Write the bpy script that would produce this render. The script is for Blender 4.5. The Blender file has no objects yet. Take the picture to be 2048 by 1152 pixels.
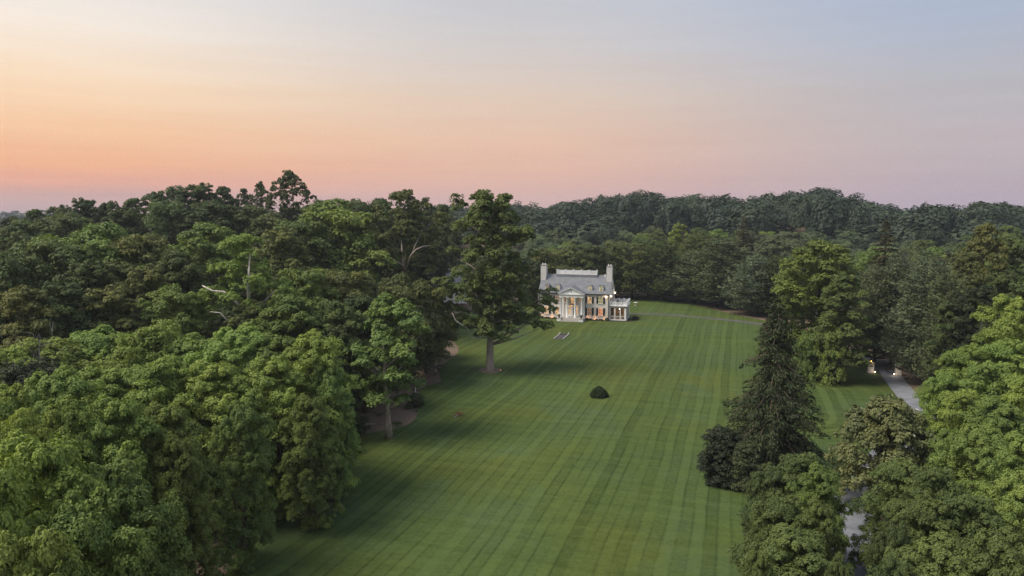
import bpy, math, random
import numpy as np
from mathutils import Vector

S = bpy.context.scene
COL = S.collection
R_ = math.radians

# ------------------------------------------------------------------ camera
CAM_Z, PITCH, FPX = 26.0, 6.1, 1365.0          # focal length in pixels of the 2048 px wide photograph
cam_d = bpy.data.cameras.new('camera')
cam_d.sensor_width = 36.0
cam_d.lens = 36.0 * FPX / 2048.0
cam_d.clip_start, cam_d.clip_end = 0.5, 9000
cam = bpy.data.objects.new('camera', cam_d)
COL.objects.link(cam)
cam.location = (0, 0, CAM_Z)
cam.rotation_euler = (R_(90 - PITCH), 0, 0)
S.camera = cam

# ------------------------------------------------------------------ render / exposure
S.view_settings.view_transform = 'Standard'
S.view_settings.look = 'None'
S.view_settings.exposure = 0.0
S.view_settings.gamma = 1.0
S.view_settings.use_curve_mapping = False
cy = S.cycles
cy.max_bounces, cy.diffuse_bounces, cy.glossy_bounces = 5, 3, 2
cy.transmission_bounces, cy.transparent_max_bounces, cy.volume_bounces = 3, 4, 0
cy.caustics_reflective = cy.caustics_refractive = False
cy.use_denoising = True
cy.denoising_prefilter = 'NONE'
cy.sample_clamp_indirect = 4.0

def lin(c):
    return tuple(((v / 255.0) / 12.92 if v <= 10 else ((v / 255.0 + 0.055) / 1.055) ** 2.4) for v in c)

# ------------------------------------------------------------------ sky: after-sunset gradient, warm towards the sunset, cool away from it
W = bpy.data.worlds.new('World')
S.world = W
W.use_nodes = True
wt = W.node_tree
wt.nodes.clear()
def wn(t, **k):
    n = wt.nodes.new(t)
    for a, b in k.items():
        setattr(n, a, b)
    return n
def wmath(op, a, b=None, clamp=False):
    n = wn('ShaderNodeMath', operation=op, use_clamp=clamp)
    for i, v in enumerate((a, b)):
        if v is None: continue
        if isinstance(v, (int, float)): n.inputs[i].default_value = v
        else: wt.links.new(v, n.inputs[i])
    return n.outputs[0]
tc = wn('ShaderNodeTexCoord')
sep = wn('ShaderNodeSeparateXYZ')
wt.links.new(tc.outputs['Generated'], sep.inputs[0])
elev = wmath('MULTIPLY', wmath('ARCSINE', sep.outputs[2]), 180 / math.pi)
azim = wmath('MULTIPLY', wmath('ARCTAN2', sep.outputs[0], sep.outputs[1]), 180 / math.pi)   # 0 ahead, + right
# distance in azimuth from the sunset (about 50 degrees to the left)
SUN_AZ = -52.0
daz = wmath('ABSOLUTE', wmath('SUBTRACT', wmath('MODULO', wmath('ADD', wmath('SUBTRACT', azim, SUN_AZ), 540.0), 360.0), 180.0))
# thin stretched cloud streaks shift the lookup a little
mp = wn('ShaderNodeMapping')
mp.inputs['Scale'].default_value = (1.6, 1.6, 26.0)
wt.links.new(tc.outputs['Generated'], mp.inputs[0])
nz = wn('ShaderNodeTexNoise')
nz.inputs['Scale'].default_value = 2.2
nz.inputs['Detail'].default_value = 5.0
nz.inputs['Roughness'].default_value = 0.55
wt.links.new(mp.outputs[0], nz.inputs[0])
streak = wmath('SUBTRACT', nz.outputs[0], 0.5)
el2 = wmath('ADD', elev, wmath('MULTIPLY', streak, 1.3))
fac = wmath('POWER', wmath('DIVIDE', wmath('MAXIMUM', el2, 0.0), 90.0, True), 0.5)
def ramp(stops):
    n = wn('ShaderNodeValToRGB')
    cr = n.color_ramp
    while len(cr.elements) > 1:
        cr.elements.remove(cr.elements[-1])
    for i, (e, c) in enumerate(stops):
        p = (e / 90.0) ** 0.5
        el = cr.elements[0] if i == 0 else cr.elements.new(p)
        el.position = p
        el.color = (*lin(c), 1)
    wt.links.new(fac, n.inputs[0])
    return n.outputs[0]
TOP = [(30, (186, 194, 208)), (90, (160, 174, 198))]
warm = ramp([(0, (182, 162, 172)), (1.2, (210, 165, 158)), (2.5, (236, 172, 148)), (3.7, (246, 183, 143)), (6.1, (251, 204, 163)), (9.3, (253, 224, 192)),
             (13.1, (250, 238, 225)), (16.1, (238, 232, 228)), (30, (204, 208, 215)), TOP[1]])
mid_ = ramp([(0, (208, 174, 172)), (1.4, (221, 179, 171)), (3.7, (231, 187, 167)), (6.1, (232, 194, 170)), (9.3, (226, 203, 185)), (13.1, (212, 205, 202)), (16.1, (203, 203, 208)), *TOP])
cool = ramp([(0, (186, 168, 184)), (1.3, (190, 171, 184)), (2.7, (191, 175, 182)), (5.2, (193, 182, 186)), (9.3, (186, 185, 192)), (13.1, (176, 186, 205)), (16.1, (171, 185, 208)), *TOP])
def wmix(f, a, b):
    n = wn('ShaderNodeMix', data_type='RGBA')
    wt.links.new(f, n.inputs[0]); wt.links.new(a, n.inputs[6]); wt.links.new(b, n.inputs[7])
    return n.outputs[2]
def mrange(v, a, b):
    n = wn('ShaderNodeMapRange', interpolation_type='SMOOTHSTEP')
    n.inputs[1].default_value, n.inputs[2].default_value = a, b
    wt.links.new(v, n.inputs[0])
    return n.outputs[0]
skyc = wmix(mrange(daz, 50, 88), wmix(mrange(daz, 14, 54), warm, mid_), cool)
# faint brightness of the cloud streaks
br = wn('ShaderNodeMix', data_type='RGBA', blend_type='MULTIPLY')
br.inputs[0].default_value = 1.0
wt.links.new(skyc, br.inputs[6])
bb = wmath('ADD', wmath('MULTIPLY', streak, 0.09), 1.0)
cmb = wn('ShaderNodeCombineColor')
for i in range(3): wt.links.new(bb, cmb.inputs[i])
wt.links.new(cmb.outputs[0], br.inputs[7])
bg = wn('ShaderNodeBackground')
bg.inputs[1].default_value = 1.0
wt.links.new(br.outputs[2], bg.inputs[0])
wo = wn('ShaderNodeOutputWorld')
wt.links.new(bg.outputs[0], wo.inputs[0])

# soft warm sun added high, away from the sunset, to brighten trees and lawn
sd = bpy.data.lights.new('sun', 'SUN')
sd.energy, sd.angle, sd.color = 4.3, R_(34), (1.0, 0.89, 0.74)
sun = bpy.data.objects.new('sun', sd)
COL.objects.link(sun)
SUN_EL = 52.0
SUN_LAZ = -104.0
sdir = Vector((math.sin(R_(SUN_LAZ)) * math.cos(R_(SUN_EL)), math.cos(R_(SUN_LAZ)) * math.cos(R_(SUN_EL)), math.sin(R_(SUN_EL))))
sun.rotation_euler = (-sdir).to_track_quat('-Z', 'Y').to_euler()

# ------------------------------------------------------------------ pixels and terrain
CP, SP = math.cos(R_(PITCH)), math.sin(R_(PITCH))
def ray(px, py):
    a, b = (px - 1024) / FPX, (576 - py) / FPX
    return np.array((a, CP + b * SP, -SP + b * CP))
def at_dist(px, py, r):
    d = ray(px, py)
    k = r / math.hypot(d[0], d[1])
    return d[0] * k, d[1] * k, CAM_Z + d[2] * k
def px_of_az(az):                                    # column of a level direction, for the skyline tables
    return 1024 + FPX * np.tan(az) * CP

HOUSE_YAW = 16.0
SKY_L = np.array([(-300, 440), (0, 432), (60, 418), (150, 404), (260, 398), (330, 378), (400, 370), (480, 380), (560, 368), (640, 392), (700, 396),
                  (800, 392), (890, 408), (960, 425), (1030, 440), (1100, 470), (2300, 500)], float)
SKY_R = np.array([(-300, 430), (800, 420), (900, 412), (1040, 408), (1130, 404), (1190, 392), (1290, 386), (1390, 392), (1490, 391), (1560, 388), (1600, 379),
                  (1650, 376), (1700, 390), (1760, 408), (1850, 409), (1940, 406), (2048, 410), (2400, 412)], float)
def smooth(a, b, x):
    t = np.clip((x - a) / (b - a), 0, 1)
    return t * t * (3 - 2 * t)
def sky_z(tab, az, r):
    px = px_of_az(az)
    py = np.interp(px, tab[:, 0], tab[:, 1])
    el = np.arctan((576 - py) / FPX) - R_(PITCH)
    return CAM_Z + r * np.tan(el)
HX, HY = 15.4, 170.0                               # middle of the mansion front
def H(x, y):
    x = np.asarray(x, float); y = np.asarray(y, float)
    r = np.hypot(x, y); az = np.arctan2(x, np.maximum(y, 1e-3))
    az = np.where(y > 0, az, np.sign(x) * 1.57)
    az = np.clip(az, -1.2, 1.2)
    hl = np.clip(sky_z(SKY_L, az, 205.0) - 27.5, 0, 12) * smooth(115, 205, r)
    hr = np.clip(sky_z(SKY_R, az, 430.0) - 22.0, 0, 30) * smooth(265, 430, r)
    z = np.maximum(hl * (1 - smooth(300, 420, r)), hr)
    # the house stands on a terrace; the lawn falls away in two gentle banks
    c, s = math.cos(R_(HOUSE_YAW)), math.sin(R_(HOUSE_YAW))
    v = (x - HX) * s + (y - HY) * c                 # + behind the house front
    u = (x - HX) * c - (y - HY) * s
    z = z - 1.1 * (1 - smooth(-18.5, -14.0, v)) * smooth(-70, -35, u)
    z = z - 0.55 * (1 - smooth(-64, -57, v + 0.10 * u)) * (1 - smooth(0, 30, u))
    z = z - 0.8 * (1 - smooth(-125, -40, v))
    z = z + 0.22 * np.sin(x * 0.11 + 1.3) * np.sin(y * 0.09 + 0.4) * smooth(-6, -22, v) * (r < 260)
    return z
def ground(px, py):
    d = ray(px, py)
    t = (CAM_Z) / -d[2]
    for _ in range(12):
        x, y = d[0] * t, d[1] * t
        t = (CAM_Z - float(H(x, y))) / -d[2]
    return d[0] * t, d[1] * t

# ------------------------------------------------------------------ helpers
def link(o, parent=None):
    COL.objects.link(o)
    if parent is not None: o.parent = parent
    return o
def tag(o, label=None, cat=None, group=None, kind=None):
    if label: o['label'] = label
    if cat: o['category'] = cat
    if group: o['group'] = group
    if kind: o['kind'] = kind
    return o
def empty(name, loc=(0, 0, 0), rz=0.0):
    o = bpy.data.objects.new(name, None)
    o.empty_display_size = 0.3
    o.location = loc; o.rotation_euler = (0, 0, rz)
    return link(o)
def np_mesh(name, V, F, mat=None, smooth_=False, attrs=None):
    """V (n,3); F (m,k) with k = 3 or 4"""
    V = np.asarray(V, np.float32); F = np.asarray(F, np.int32)
    me = bpy.data.meshes.new(name)
    n, k = F.shape
    me.vertices.add(len(V)); me.vertices.foreach_set('co', V.ravel())
    me.loops.add(n * k); me.loops.foreach_set('vertex_index', F.ravel())
    me.polygons.add(n); me.polygons.foreach_set('loop_start', np.arange(0, n * k, k, dtype=np.int32))
    me.polygons.foreach_set('use_smooth', np.full(n, smooth_, bool))
    me.update(calc_edges=True)
    for a, arr in (attrs or {}).items():
        at = me.attributes.new(a, 'FLOAT', 'POINT')
        at.data.foreach_set('value', np.asarray(arr, np.float32).ravel())
    if mat: me.materials.append(mat)
    return me
class MB:
    """collects boxes, prisms and tubes into one mesh"""
    def __init__(s): s.v, s.f = [], []
    def poly(s, pts, faces):
        n = len(s.v); s.v += [tuple(map(float, p)) for p in pts]; s.f += [tuple(i + n for i in f) for f in faces]; return s
    def box(s, x0, x1, y0, y1, z0, z1):
        return s.poly([(x0, y0, z0), (x1, y0, z0), (x1, y1, z0), (x0, y1, z0), (x0, y0, z1), (x1, y0, z1), (x1, y1, z1), (x0, y1, z1)],
                      [(0, 3, 2, 1), (4, 5, 6, 7), (0, 1, 5, 4), (1, 2, 6, 5), (2, 3, 7, 6), (3, 0, 4, 7)])
    def prism(s, pts, y0, y1):                       # outline in x,z (counter-clockwise seen from -y), extruded along y
        n = len(pts)
        P = [(a, y0, b) for a, b in pts] + [(a, y1, b) for a, b in pts]
        return s.poly(P, [tuple(range(n)), tuple(range(2 * n - 1, n - 1, -1))] + [(i, i + n, (i + 1) % n + n, (i + 1) % n) for i in range(n)])
    def prismx(s, pts, x0, x1):                      # outline in y,z extruded along x
        n = len(pts)
        P = [(x0, a, b) for a, b in pts] + [(x1, a, b) for a, b in pts]
        return s.poly(P, [tuple(range(n - 1, -1, -1)), tuple(range(n, 2 * n))] + [(i, (i + 1) % n, (i + 1) % n + n, i + n) for i in range(n)])
    def lathe(s, prof, cx=0, cy_=0, n=12):           # prof: (radius, z)
        P = []
        for r, z in prof:
            P += [(cx + r * math.cos(2 * math.pi * i / n), cy_ + r * math.sin(2 * math.pi * i / n), z) for i in range(n)]
        F = []
        for j in range(len(prof) - 1):
            F += [(j * n + i, j * n + (i + 1) % n, (j + 1) * n + (i + 1) % n, (j + 1) * n + i) for i in range(n)]
        m = len(prof) - 1
        F += [tuple(range(n - 1, -1, -1)), tuple(m * n + i for i in range(n))]
        return s.poly(P, F)
    def tube(s, pts, rad, n=6):
        pts = [Vector([float(q) for q in p]) for p in pts]
        if not isinstance(rad, (list, tuple)): rad = [rad] * len(pts)
        rad = [float(q) for q in rad]
        P = []
        for i, p in enumerate(pts):
            d = (pts[min(i + 1, len(pts) - 1)] - pts[max(i - 1, 0)]).normalized()
            a = d.cross(Vector((0, 0, 1))) if abs(d.z) < 0.95 else d.cross(Vector((1, 0, 0)))
            a.normalize(); b = d.cross(a)
            P += [tuple(p + rad[i] * (math.cos(2 * math.pi * k / n) * a + math.sin(2 * math.pi * k / n) * b)) for k in range(n)]
        F = []
        for j in range(len(pts) - 1):
            F += [(j * n + k, (j + 1) * n + k, (j + 1) * n + (k + 1) % n, j * n + (k + 1) % n) for k in range(n)]
        F += [tuple(range(n)), tuple((len(pts) - 1) * n + k for k in range(n - 1, -1, -1))]
        return s.poly(P, F)
    def mesh(s, name, mat, sm=False):
        me = bpy.data.meshes.new(name); me.from_pydata(s.v, [], s.f)
        if sm: me.polygons.foreach_set('use_smooth', np.ones(len(me.polygons), bool))
        if mat: me.materials.append(mat)
        me.update(); return me
    def obj(s, name, mat, parent=None, sm=False):
        return link(bpy.data.objects.new(name, s.mesh(name, mat, sm)), parent)

# ------------------------------------------------------------------ materials
def new_mat(name):
    m = bpy.data.materials.new(name); m.use_nodes = True
    nt = m.node_tree; nt.nodes.clear()
    return m, nt
class NB:
    def __init__(s, nt): s.nt = nt
    def n(s, t, **k):
        o = s.nt.nodes.new(t)
        for a, b in k.items(): setattr(o, a, b)
        return o
    def set(s, inp, v):
        if hasattr(v, 'is_output') or isinstance(v, bpy.types.NodeSocket): s.nt.links.new(v, inp)
        else: inp.default_value = v
    def math(s, op, a, b=None, clamp=False):
        o = s.n('ShaderNodeMath', operation=op, use_clamp=clamp)
        s.set(o.inputs[0], a)
        if b is not None: s.set(o.inputs[1], b)
        return o.outputs[0]
    def mix(s, f, a, b, mode='MIX'):
        o = s.n('ShaderNodeMix', data_type='RGBA', blend_type=mode)
        s.set(o.inputs[0], f); s.set(o.inputs[6], a); s.set(o.inputs[7], b)
        return o.outputs[2]
    def noise(s, vec, scale, detail=3.0, rough=0.55):
        o = s.n('ShaderNodeTexNoise')
        s.set(o.inputs['Vector'], vec)
        o.inputs['Scale'].default_value, o.inputs['Detail'].default_value, o.inputs['Roughness'].default_value = scale, detail, rough
        return o.outputs[0]
    def rng(s, v, a, b, c=0.0, d=1.0, sm=True):
        o = s.n('ShaderNodeMapRange', interpolation_type='SMOOTHSTEP' if sm else 'LINEAR')
        s.set(o.inputs[0], v)
        for i, q in enumerate((a, b, c, d)): o.inputs[i + 1].default_value = q
        return o.outputs[0]
    def obj(s): return s.n('ShaderNodeTexCoord').outputs['Object']
    def mapping(s, vec, scale=(1, 1, 1), rot=(0, 0, 0)):
        o = s.n('ShaderNodeMapping'); s.set(o.inputs[0], vec)
        o.inputs['Scale'].default_value = scale; o.inputs['Rotation'].default_value = rot
        return o.outputs[0]
    def bump(s, h, st, dist=0.1):
        o = s.n('ShaderNodeBump'); o.inputs['Strength'].default_value = st; o.inputs['Distance'].default_value = dist
        s.set(o.inputs['Height'], h); return o.outputs[0]
    def princ(s, col, rough=0.7, spec=0.3, nrm=None, metal=0.0, emit=None, est=0.0):
        o = s.n('ShaderNodeBsdfPrincipled')
        s.set(o.inputs['Base Color'], col); s.set(o.inputs['Roughness'], rough)
        o.inputs['Specular IOR Level'].default_value = spec; o.inputs['Metallic'].default_value = metal
        if nrm is not None: s.set(o.inputs['Normal'], nrm)
        if emit is not None:
            s.set(o.inputs['Emission Color'], emit); s.set(o.inputs['Emission Strength'], est)
        return o.outputs[0]
    def out(s, sh):
        o = s.n('ShaderNodeOutputMaterial'); s.nt.links.new(sh, o.inputs['Surface'])
def c4(r, g, b): return (r, g, b, 1.0)
def plain(name, col, rough=0.6, spec=0.3, var=0.12, scale=3.0, metal=0.0, bump=0.0):
    m, nt = new_mat(name); b = NB(nt)
    o = b.obj(); nzz = b.noise(o, scale, 4.0)
    k = b.rng(nzz, 0.25, 0.75, 1 - var, 1 + var)
    cc = b.n('ShaderNodeCombineColor')
    for i in range(3): b.set(cc.inputs[i], k)
    col_ = b.mix(1.0, c4(*col), cc.outputs[0], 'MULTIPLY')
    b.out(b.princ(col_, rough, spec, b.bump(b.noise(o, scale * 6, 3.0), bump) if bump else None, metal))
    return m
def leaf_mat(name, rough=0.55, spec=0.25, trans=0.22):
    """albedo comes from the tree's own object colour, varied leaf by leaf and clump by clump"""
    m, nt = new_mat(name); b = NB(nt)
    oi = b.n('ShaderNodeObjectInfo')
    a = b.n('ShaderNodeAttribute', attribute_name='tint')
    t = a.outputs['Fac']
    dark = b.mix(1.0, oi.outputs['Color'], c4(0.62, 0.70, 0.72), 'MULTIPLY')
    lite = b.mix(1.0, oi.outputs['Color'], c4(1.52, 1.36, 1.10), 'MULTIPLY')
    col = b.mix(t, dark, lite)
    bs = b.princ(col, rough, spec)
    tr = b.n('ShaderNodeBsdfTranslucent')
    b.set(tr.inputs[0], b.mix(1.0, col, c4(1.25, 1.25, 0.6), 'MULTIPLY'))
    mx = b.n('ShaderNodeMixShader'); mx.inputs[0].default_value = trans
    nt.links.new(bs, mx.inputs[1]); nt.links.new(tr.outputs[0], mx.inputs[2])
    b.out(mx.outputs[0]); return m
M = {}
M['leaf'] = leaf_mat('leaf')
M['gloss_leaf'] = leaf_mat('gloss_leaf', 0.5, 0.25, 0.1)
M['needle'] = leaf_mat('needle', 0.6, 0.2, 0.12)
def bark(name, c1, c2, sc=(6, 6, 1.2)):
    m, nt = new_mat(name); b = NB(nt)
    v = b.mapping(b.obj(), sc); nn = b.noise(v, 1.6, 5.0, 0.6)
    b.out(b.princ(b.mix(b.rng(nn, 0.35, 0.65), c4(*c1), c4(*c2)), 0.85, 0.15, b.bump(nn, 0.6, 0.08)))
    return m
M['bark'] = bark('bark', (0.06, 0.045, 0.035), (0.15, 0.115, 0.09))
M['grey_bark'] = bark('grey_bark', (0.26, 0.215, 0.18), (0.46, 0.39, 0.33))
M['white_bark'] = bark('white_bark', (0.34, 0.31, 0.27), (0.62, 0.59, 0.53), (2, 2, 1))
M['dead_bark'] = bark('dead_bark', (0.22, 0.20, 0.19), (0.42, 0.40, 0.38))

# lawn: mown stripes follow the attribute 'lane' (metres across the mowing direction)
def lawn_mat():
    m, nt = new_mat('lawn'); b = NB(nt)
    pos = b.n('ShaderNodeNewGeometry').outputs['Position']
    lane = b.n('ShaderNodeAttribute', attribute_name='lane').outputs['Fac']
    along = b.n('ShaderNodeAttribute', attribute_name='along').outputs['Fac']
    wob = b.math('MULTIPLY', b.math('SUBTRACT', b.noise(b.mapping(pos, (0.05, 0.05, 0.05)), 1.0, 2.0), 0.5), 1.2)
    u = b.math('DIVIDE', b.math('ADD', lane, wob), 1.12)
    cell = b.math('FLOOR', u); fr = b.math('FRACT', u)
    def rnd(x, k):
        w = b.n('ShaderNodeTexWhiteNoise', noise_dimensions='1D'); b.set(w.inputs['W'], b.math('ADD', x, k)); return w.outputs['Value']
    # alternating passes plus a darker wheel line where two passes meet
    par = b.math('MULTIPLY', b.math('MODULO', b.math('ADD', cell, 4000.0), 2.0), 0.19)
    par = b.math('ADD', par, b.math('MULTIPLY', rnd(cell, 7.3), 0.34))
    edge = b.rng(b.math('ABSOLUTE', b.math('SUBTRACT', fr, 0.5)), 0.30, 0.48)
    vv = b.n('ShaderNodeCombineXYZ'); b.set(vv.inputs[0], b.math('MULTIPLY', lane, 0.9)); b.set(vv.inputs[1], b.math('MULTIPLY', along, 0.05))
    smear = b.noise(vv.outputs[0], 1.0, 3.0, 0.6)
    edge = b.math('MULTIPLY', edge, b.rng(smear, 0.36, 0.62, 0.0, 1.0))
    vx = b.n('ShaderNodeCombineXYZ'); b.set(vx.inputs[0], b.math('MULTIPLY', lane, 0.10)); b.set(vx.inputs[1], b.math('MULTIPLY', along, 0.75))
    cross = b.noise(vx.outputs[0], 1.0, 4.0, 0.6)
    k = b.math('SUBTRACT', b.math('ADD', 0.38, par), b.math('MULTIPLY', edge, 0.52))
    k = b.math('ADD', k, b.math('MULTIPLY', b.math('SUBTRACT', cross, 0.5), 1.1))
    k = b.math('ADD', k, b.math('MULTIPLY', b.math('SUBTRACT', b.noise(pos, 2.2, 5.0, 0.7), 0.5), 1.3), True)
    col = b.mix(k, c4(0.037, 0.059, 0.016), c4(0.084, 0.124, 0.036))
    big = b.noise(b.mapping(pos, (0.035, 0.05, 0.05)), 1.0, 4.0, 0.6)
    col = b.mix(b.rng(big, 0.40, 0.66, 0, 0.9), col, b.mix(k, c4(0.048, 0.065, 0.014), c4(0.098, 0.126, 0.030)))
    col = b.mix(b.rng(b.noise(b.mapping(pos, (0.09, 0.06, 0.05)), 1.0, 4.0, 0.65), 0.46, 0.66, 0, 0.75), col, b.mix(k, c4(0.040, 0.066, 0.024), c4(0.080, 0.122, 0.050)))
    nrm = b.bump(b.noise(pos, 7.0, 4.0, 0.75), 0.55, 0.12)
    b.out(b.princ(col, 0.9, 0.08, nrm)); return m
M['lawn'] = lawn_mat()
def litter_mat():
    m, nt = new_mat('leaf_litter'); b = NB(nt)
    pos = b.n('ShaderNodeNewGeometry').outputs['Position']
    n1 = b.noise(pos, 0.35, 5.0, 0.65); n2 = b.noise(pos, 3.0, 5.0, 0.7)
    col = b.mix(n2, c4(0.10, 0.074, 0.056), c4(0.27, 0.205, 0.16))
    col = b.mix(b.rng(n1, 0.50, 0.64), col, c4(0.045, 0.062, 0.020))
    b.out(b.princ(col, 0.95, 0.05, b.bump(n2, 0.7, 0.15))); return m
M['litter'] = litter_mat()
def mulch_mat(name, c1, c2):
    m, nt = new_mat(name); b = NB(nt)
    n2 = b.noise(b.obj(), 5.0, 5.0, 0.75)
    b.out(b.princ(b.mix(b.rng(n2, .3, .7), c4(*c1), c4(*c2)), 0.95, 0.05, b.bump(n2, 0.8, 0.1))); return m
M['mulch'] = mulch_mat('mulch', (0.10, 0.075, 0.06), (0.28, 0.22, 0.18))
M['dark_mulch'] = mulch_mat('dark_mulch', (0.025, 0.02, 0.018), (0.07, 0.055, 0.045))
def asphalt(name, c1, c2):
    m, nt = new_mat(name); b = NB(nt); o = b.n('ShaderNodeNewGeometry').outputs['Position']
    a = b.noise(o, 0.6, 5.0, 0.6); f = b.noise(o, 14.0, 3.0, 0.7)
    k = b.math('ADD', b.math('MULTIPLY', a, 0.7), b.math('MULTIPLY', f, 0.35))
    b.out(b.princ(b.mix(b.rng(k, 0.35, 0.75), c4(*c1), c4(*c2)), 0.85, 0.2, b.bump(f, 0.3, 0.02))); return m
M['asphalt'] = asphalt('asphalt', (0.16, 0.17, 0.20), (0.27, 0.285, 0.325))
M['road'] = asphalt('road_asphalt', (0.13, 0.14, 0.165), (0.23, 0.245, 0.28))
M['drive'] = asphalt('drive_gravel', (0.07, 0.07, 0.068), (0.14, 0.138, 0.135))

# ------------------------------------------------------------------ ground sheet, lawn, drives
def grid_mesh(xs, ys, zoff):
    X, Y = np.meshgrid(xs, ys)
    Z = H(X, Y) + zoff
    V = np.stack([X, Y, Z], -1).reshape(-1, 3)
    nx, ny = len(xs), len(ys)
    i = np.arange((nx - 1) * (ny - 1)); a = (i // (nx - 1)) * nx + i % (nx - 1)
    return V, np.stack([a, a + 1, a + nx + 1, a + nx], -1)
def axis(lo, hi, a, b, fine, coarse):
    left = np.linspace(lo, a, max(2, int((a - lo) / coarse)))[:-1]
    right = np.linspace(b, hi, max(2, int((hi - b) / coarse)))[1:]
    return np.concatenate([left, np.arange(a, b + 1e-6, fine), right])
# lawn outline: pixels on the ground, clockwise from the bottom
LAWN_PX = [(430, 1190), (470, 1110), (500, 1040), (545, 985), (610, 945), (680, 896), (712, 870), (760, 862), (800, 856), (826, 844), (836, 828), (838, 800),
           (836, 782), (858, 770), (886, 764), (876, 746), (888, 726), (912, 712), (920, 694), (898, 676), (890, 655), (905, 628), (960, 610), (1060, 602),
           (1170, 600), (1270, 597), (1340, 598), (1380, 608), (1440, 622), (1520, 640), (1600, 652), (1650, 690), (1700, 700), (1732, 716), (1738, 735), (1756, 744),
           (1764, 757), (1798, 790), (1833, 822), (1800, 870), (1740, 920), (1700, 965), (1684, 1010), (1672, 1080), (1660, 1190)]
LP = np.array([ground(*p) for p in LAWN_PX])
def smooth_loop(P, it=2):
    for _ in range(it):
        Q = np.roll(P, -1, 0)
        P = np.stack([0.75 * P + 0.25 * Q, 0.25 * P + 0.75 * Q], 1).reshape(-1, 2)
    return P
LPS = smooth_loop(LP)
def inside(P, x, y):
    c = np.zeros(np.shape(x), bool)
    A, B = P, np.roll(P, -1, 0)
    for (x0, y0), (x1, y1) in zip(A, B):
        m = (y0 > y) != (y1 > y)
        with np.errstate(divide='ignore', invalid='ignore'):
            c ^= m & (x < (x1 - x0) * (y - y0) / (y1 - y0 + 1e-12) + x0)
    return c
def near_edge(P, x, y):
    best = np.full(len(x), 1e18); bx = np.zeros(len(x)); by = np.zeros(len(x))
    A, B = P, np.roll(P, -1, 0)
    for (x0, y0), (x1, y1) in zip(A, B):
        dx, dy = x1 - x0, y1 - y0
        t = np.clip(((x - x0) * dx + (y - y0) * dy) / (dx * dx + dy * dy + 1e-12), 0, 1)
        qx, qy = x0 + t * dx, y0 + t * dy
        d = (x - qx) ** 2 + (y - qy) ** 2
        m = d < best
        best = np.where(m, d, best); bx = np.where(m, qx, bx); by = np.where(m, qy, by)
    return np.sqrt(best), bx, by
V, F = grid_mesh(axis(-1500, 1500, -170, 190, 2.0, 40.0), axis(-200, 1700, 10, 260, 2.0, 30.0), -0.10)
ins_ = inside(LPS, V[:, 0], V[:, 1]); ins_[ins_] = near_edge(LPS, V[ins_, 0], V[ins_, 1])[0] > 2.5
V[ins_, 2] -= 0.35
g = link(bpy.data.objects.new('ground', np_mesh('ground', V, F, M['litter'], True)))
tag(g, 'brown leaf litter and undergrowth covering the woodland floor', 'ground', kind='structure')

STRIPE = R_(18.5)
def lane_of(x, y):
    u = x * math.cos(STRIPE) - y * math.sin(STRIPE)
    v = x * math.sin(STRIPE) + y * math.cos(STRIPE)
    cx, cy_ = ground(1585, 800)
    uc = cx * math.cos(STRIPE) - cy_ * math.sin(STRIPE); vc = cx * math.sin(STRIPE) + cy_ * math.cos(STRIPE)
    du, dv = np.maximum(u - uc, 0), np.maximum(np.abs(v - vc) - 7.0, 0)
    w = smooth(0, 3, u - uc)
    lane = np.where(u > uc, uc + (1 - w) * du + w * np.sqrt(du ** 2 + dv ** 2), u)
    return lane, v
def lawn_obj(name, P, step, zoff, mat):
    lo, hi = P.min(0) - 1, P.max(0) + 1
    xs, ys = np.arange(lo[0], hi[0], step), np.arange(lo[1], hi[1], step)
    X, Y = np.meshgrid(xs, ys)
    ins = inside(P, X, Y)
    nx = len(xs)
    cell = ins[:-1, :-1].astype(int) + ins[1:, :-1] + ins[:-1, 1:] + ins[1:, 1:]
    j, i = np.nonzero(cell >= 1)
    a = j * nx + i
    F = np.stack([a, a + 1, a + nx + 1, a + nx], -1)
    used, inv = np.unique(F, return_inverse=True)
    x, y, inn = X.ravel()[used].copy(), Y.ravel()[used].copy(), ins.ravel()[used]
    o = ~inn
    _, ex, ey = near_edge(P, x[o], y[o])
    x[o], y[o] = ex, ey
    lane, along = lane_of(x, y)
    V = np.stack([x, y, H(x, y) + zoff], -1)
    return link(bpy.data.objects.new(name, np_mesh(name, V, inv.reshape(F.shape), mat, True, {'lane': lane, 'along': along})))
tag(lawn_obj('lawn', LPS, 0.6, 0.0, M['lawn']), 'wide mown lawn with pale and dark mowing stripes in front of the mansion', 'lawn', kind='structure')

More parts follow.
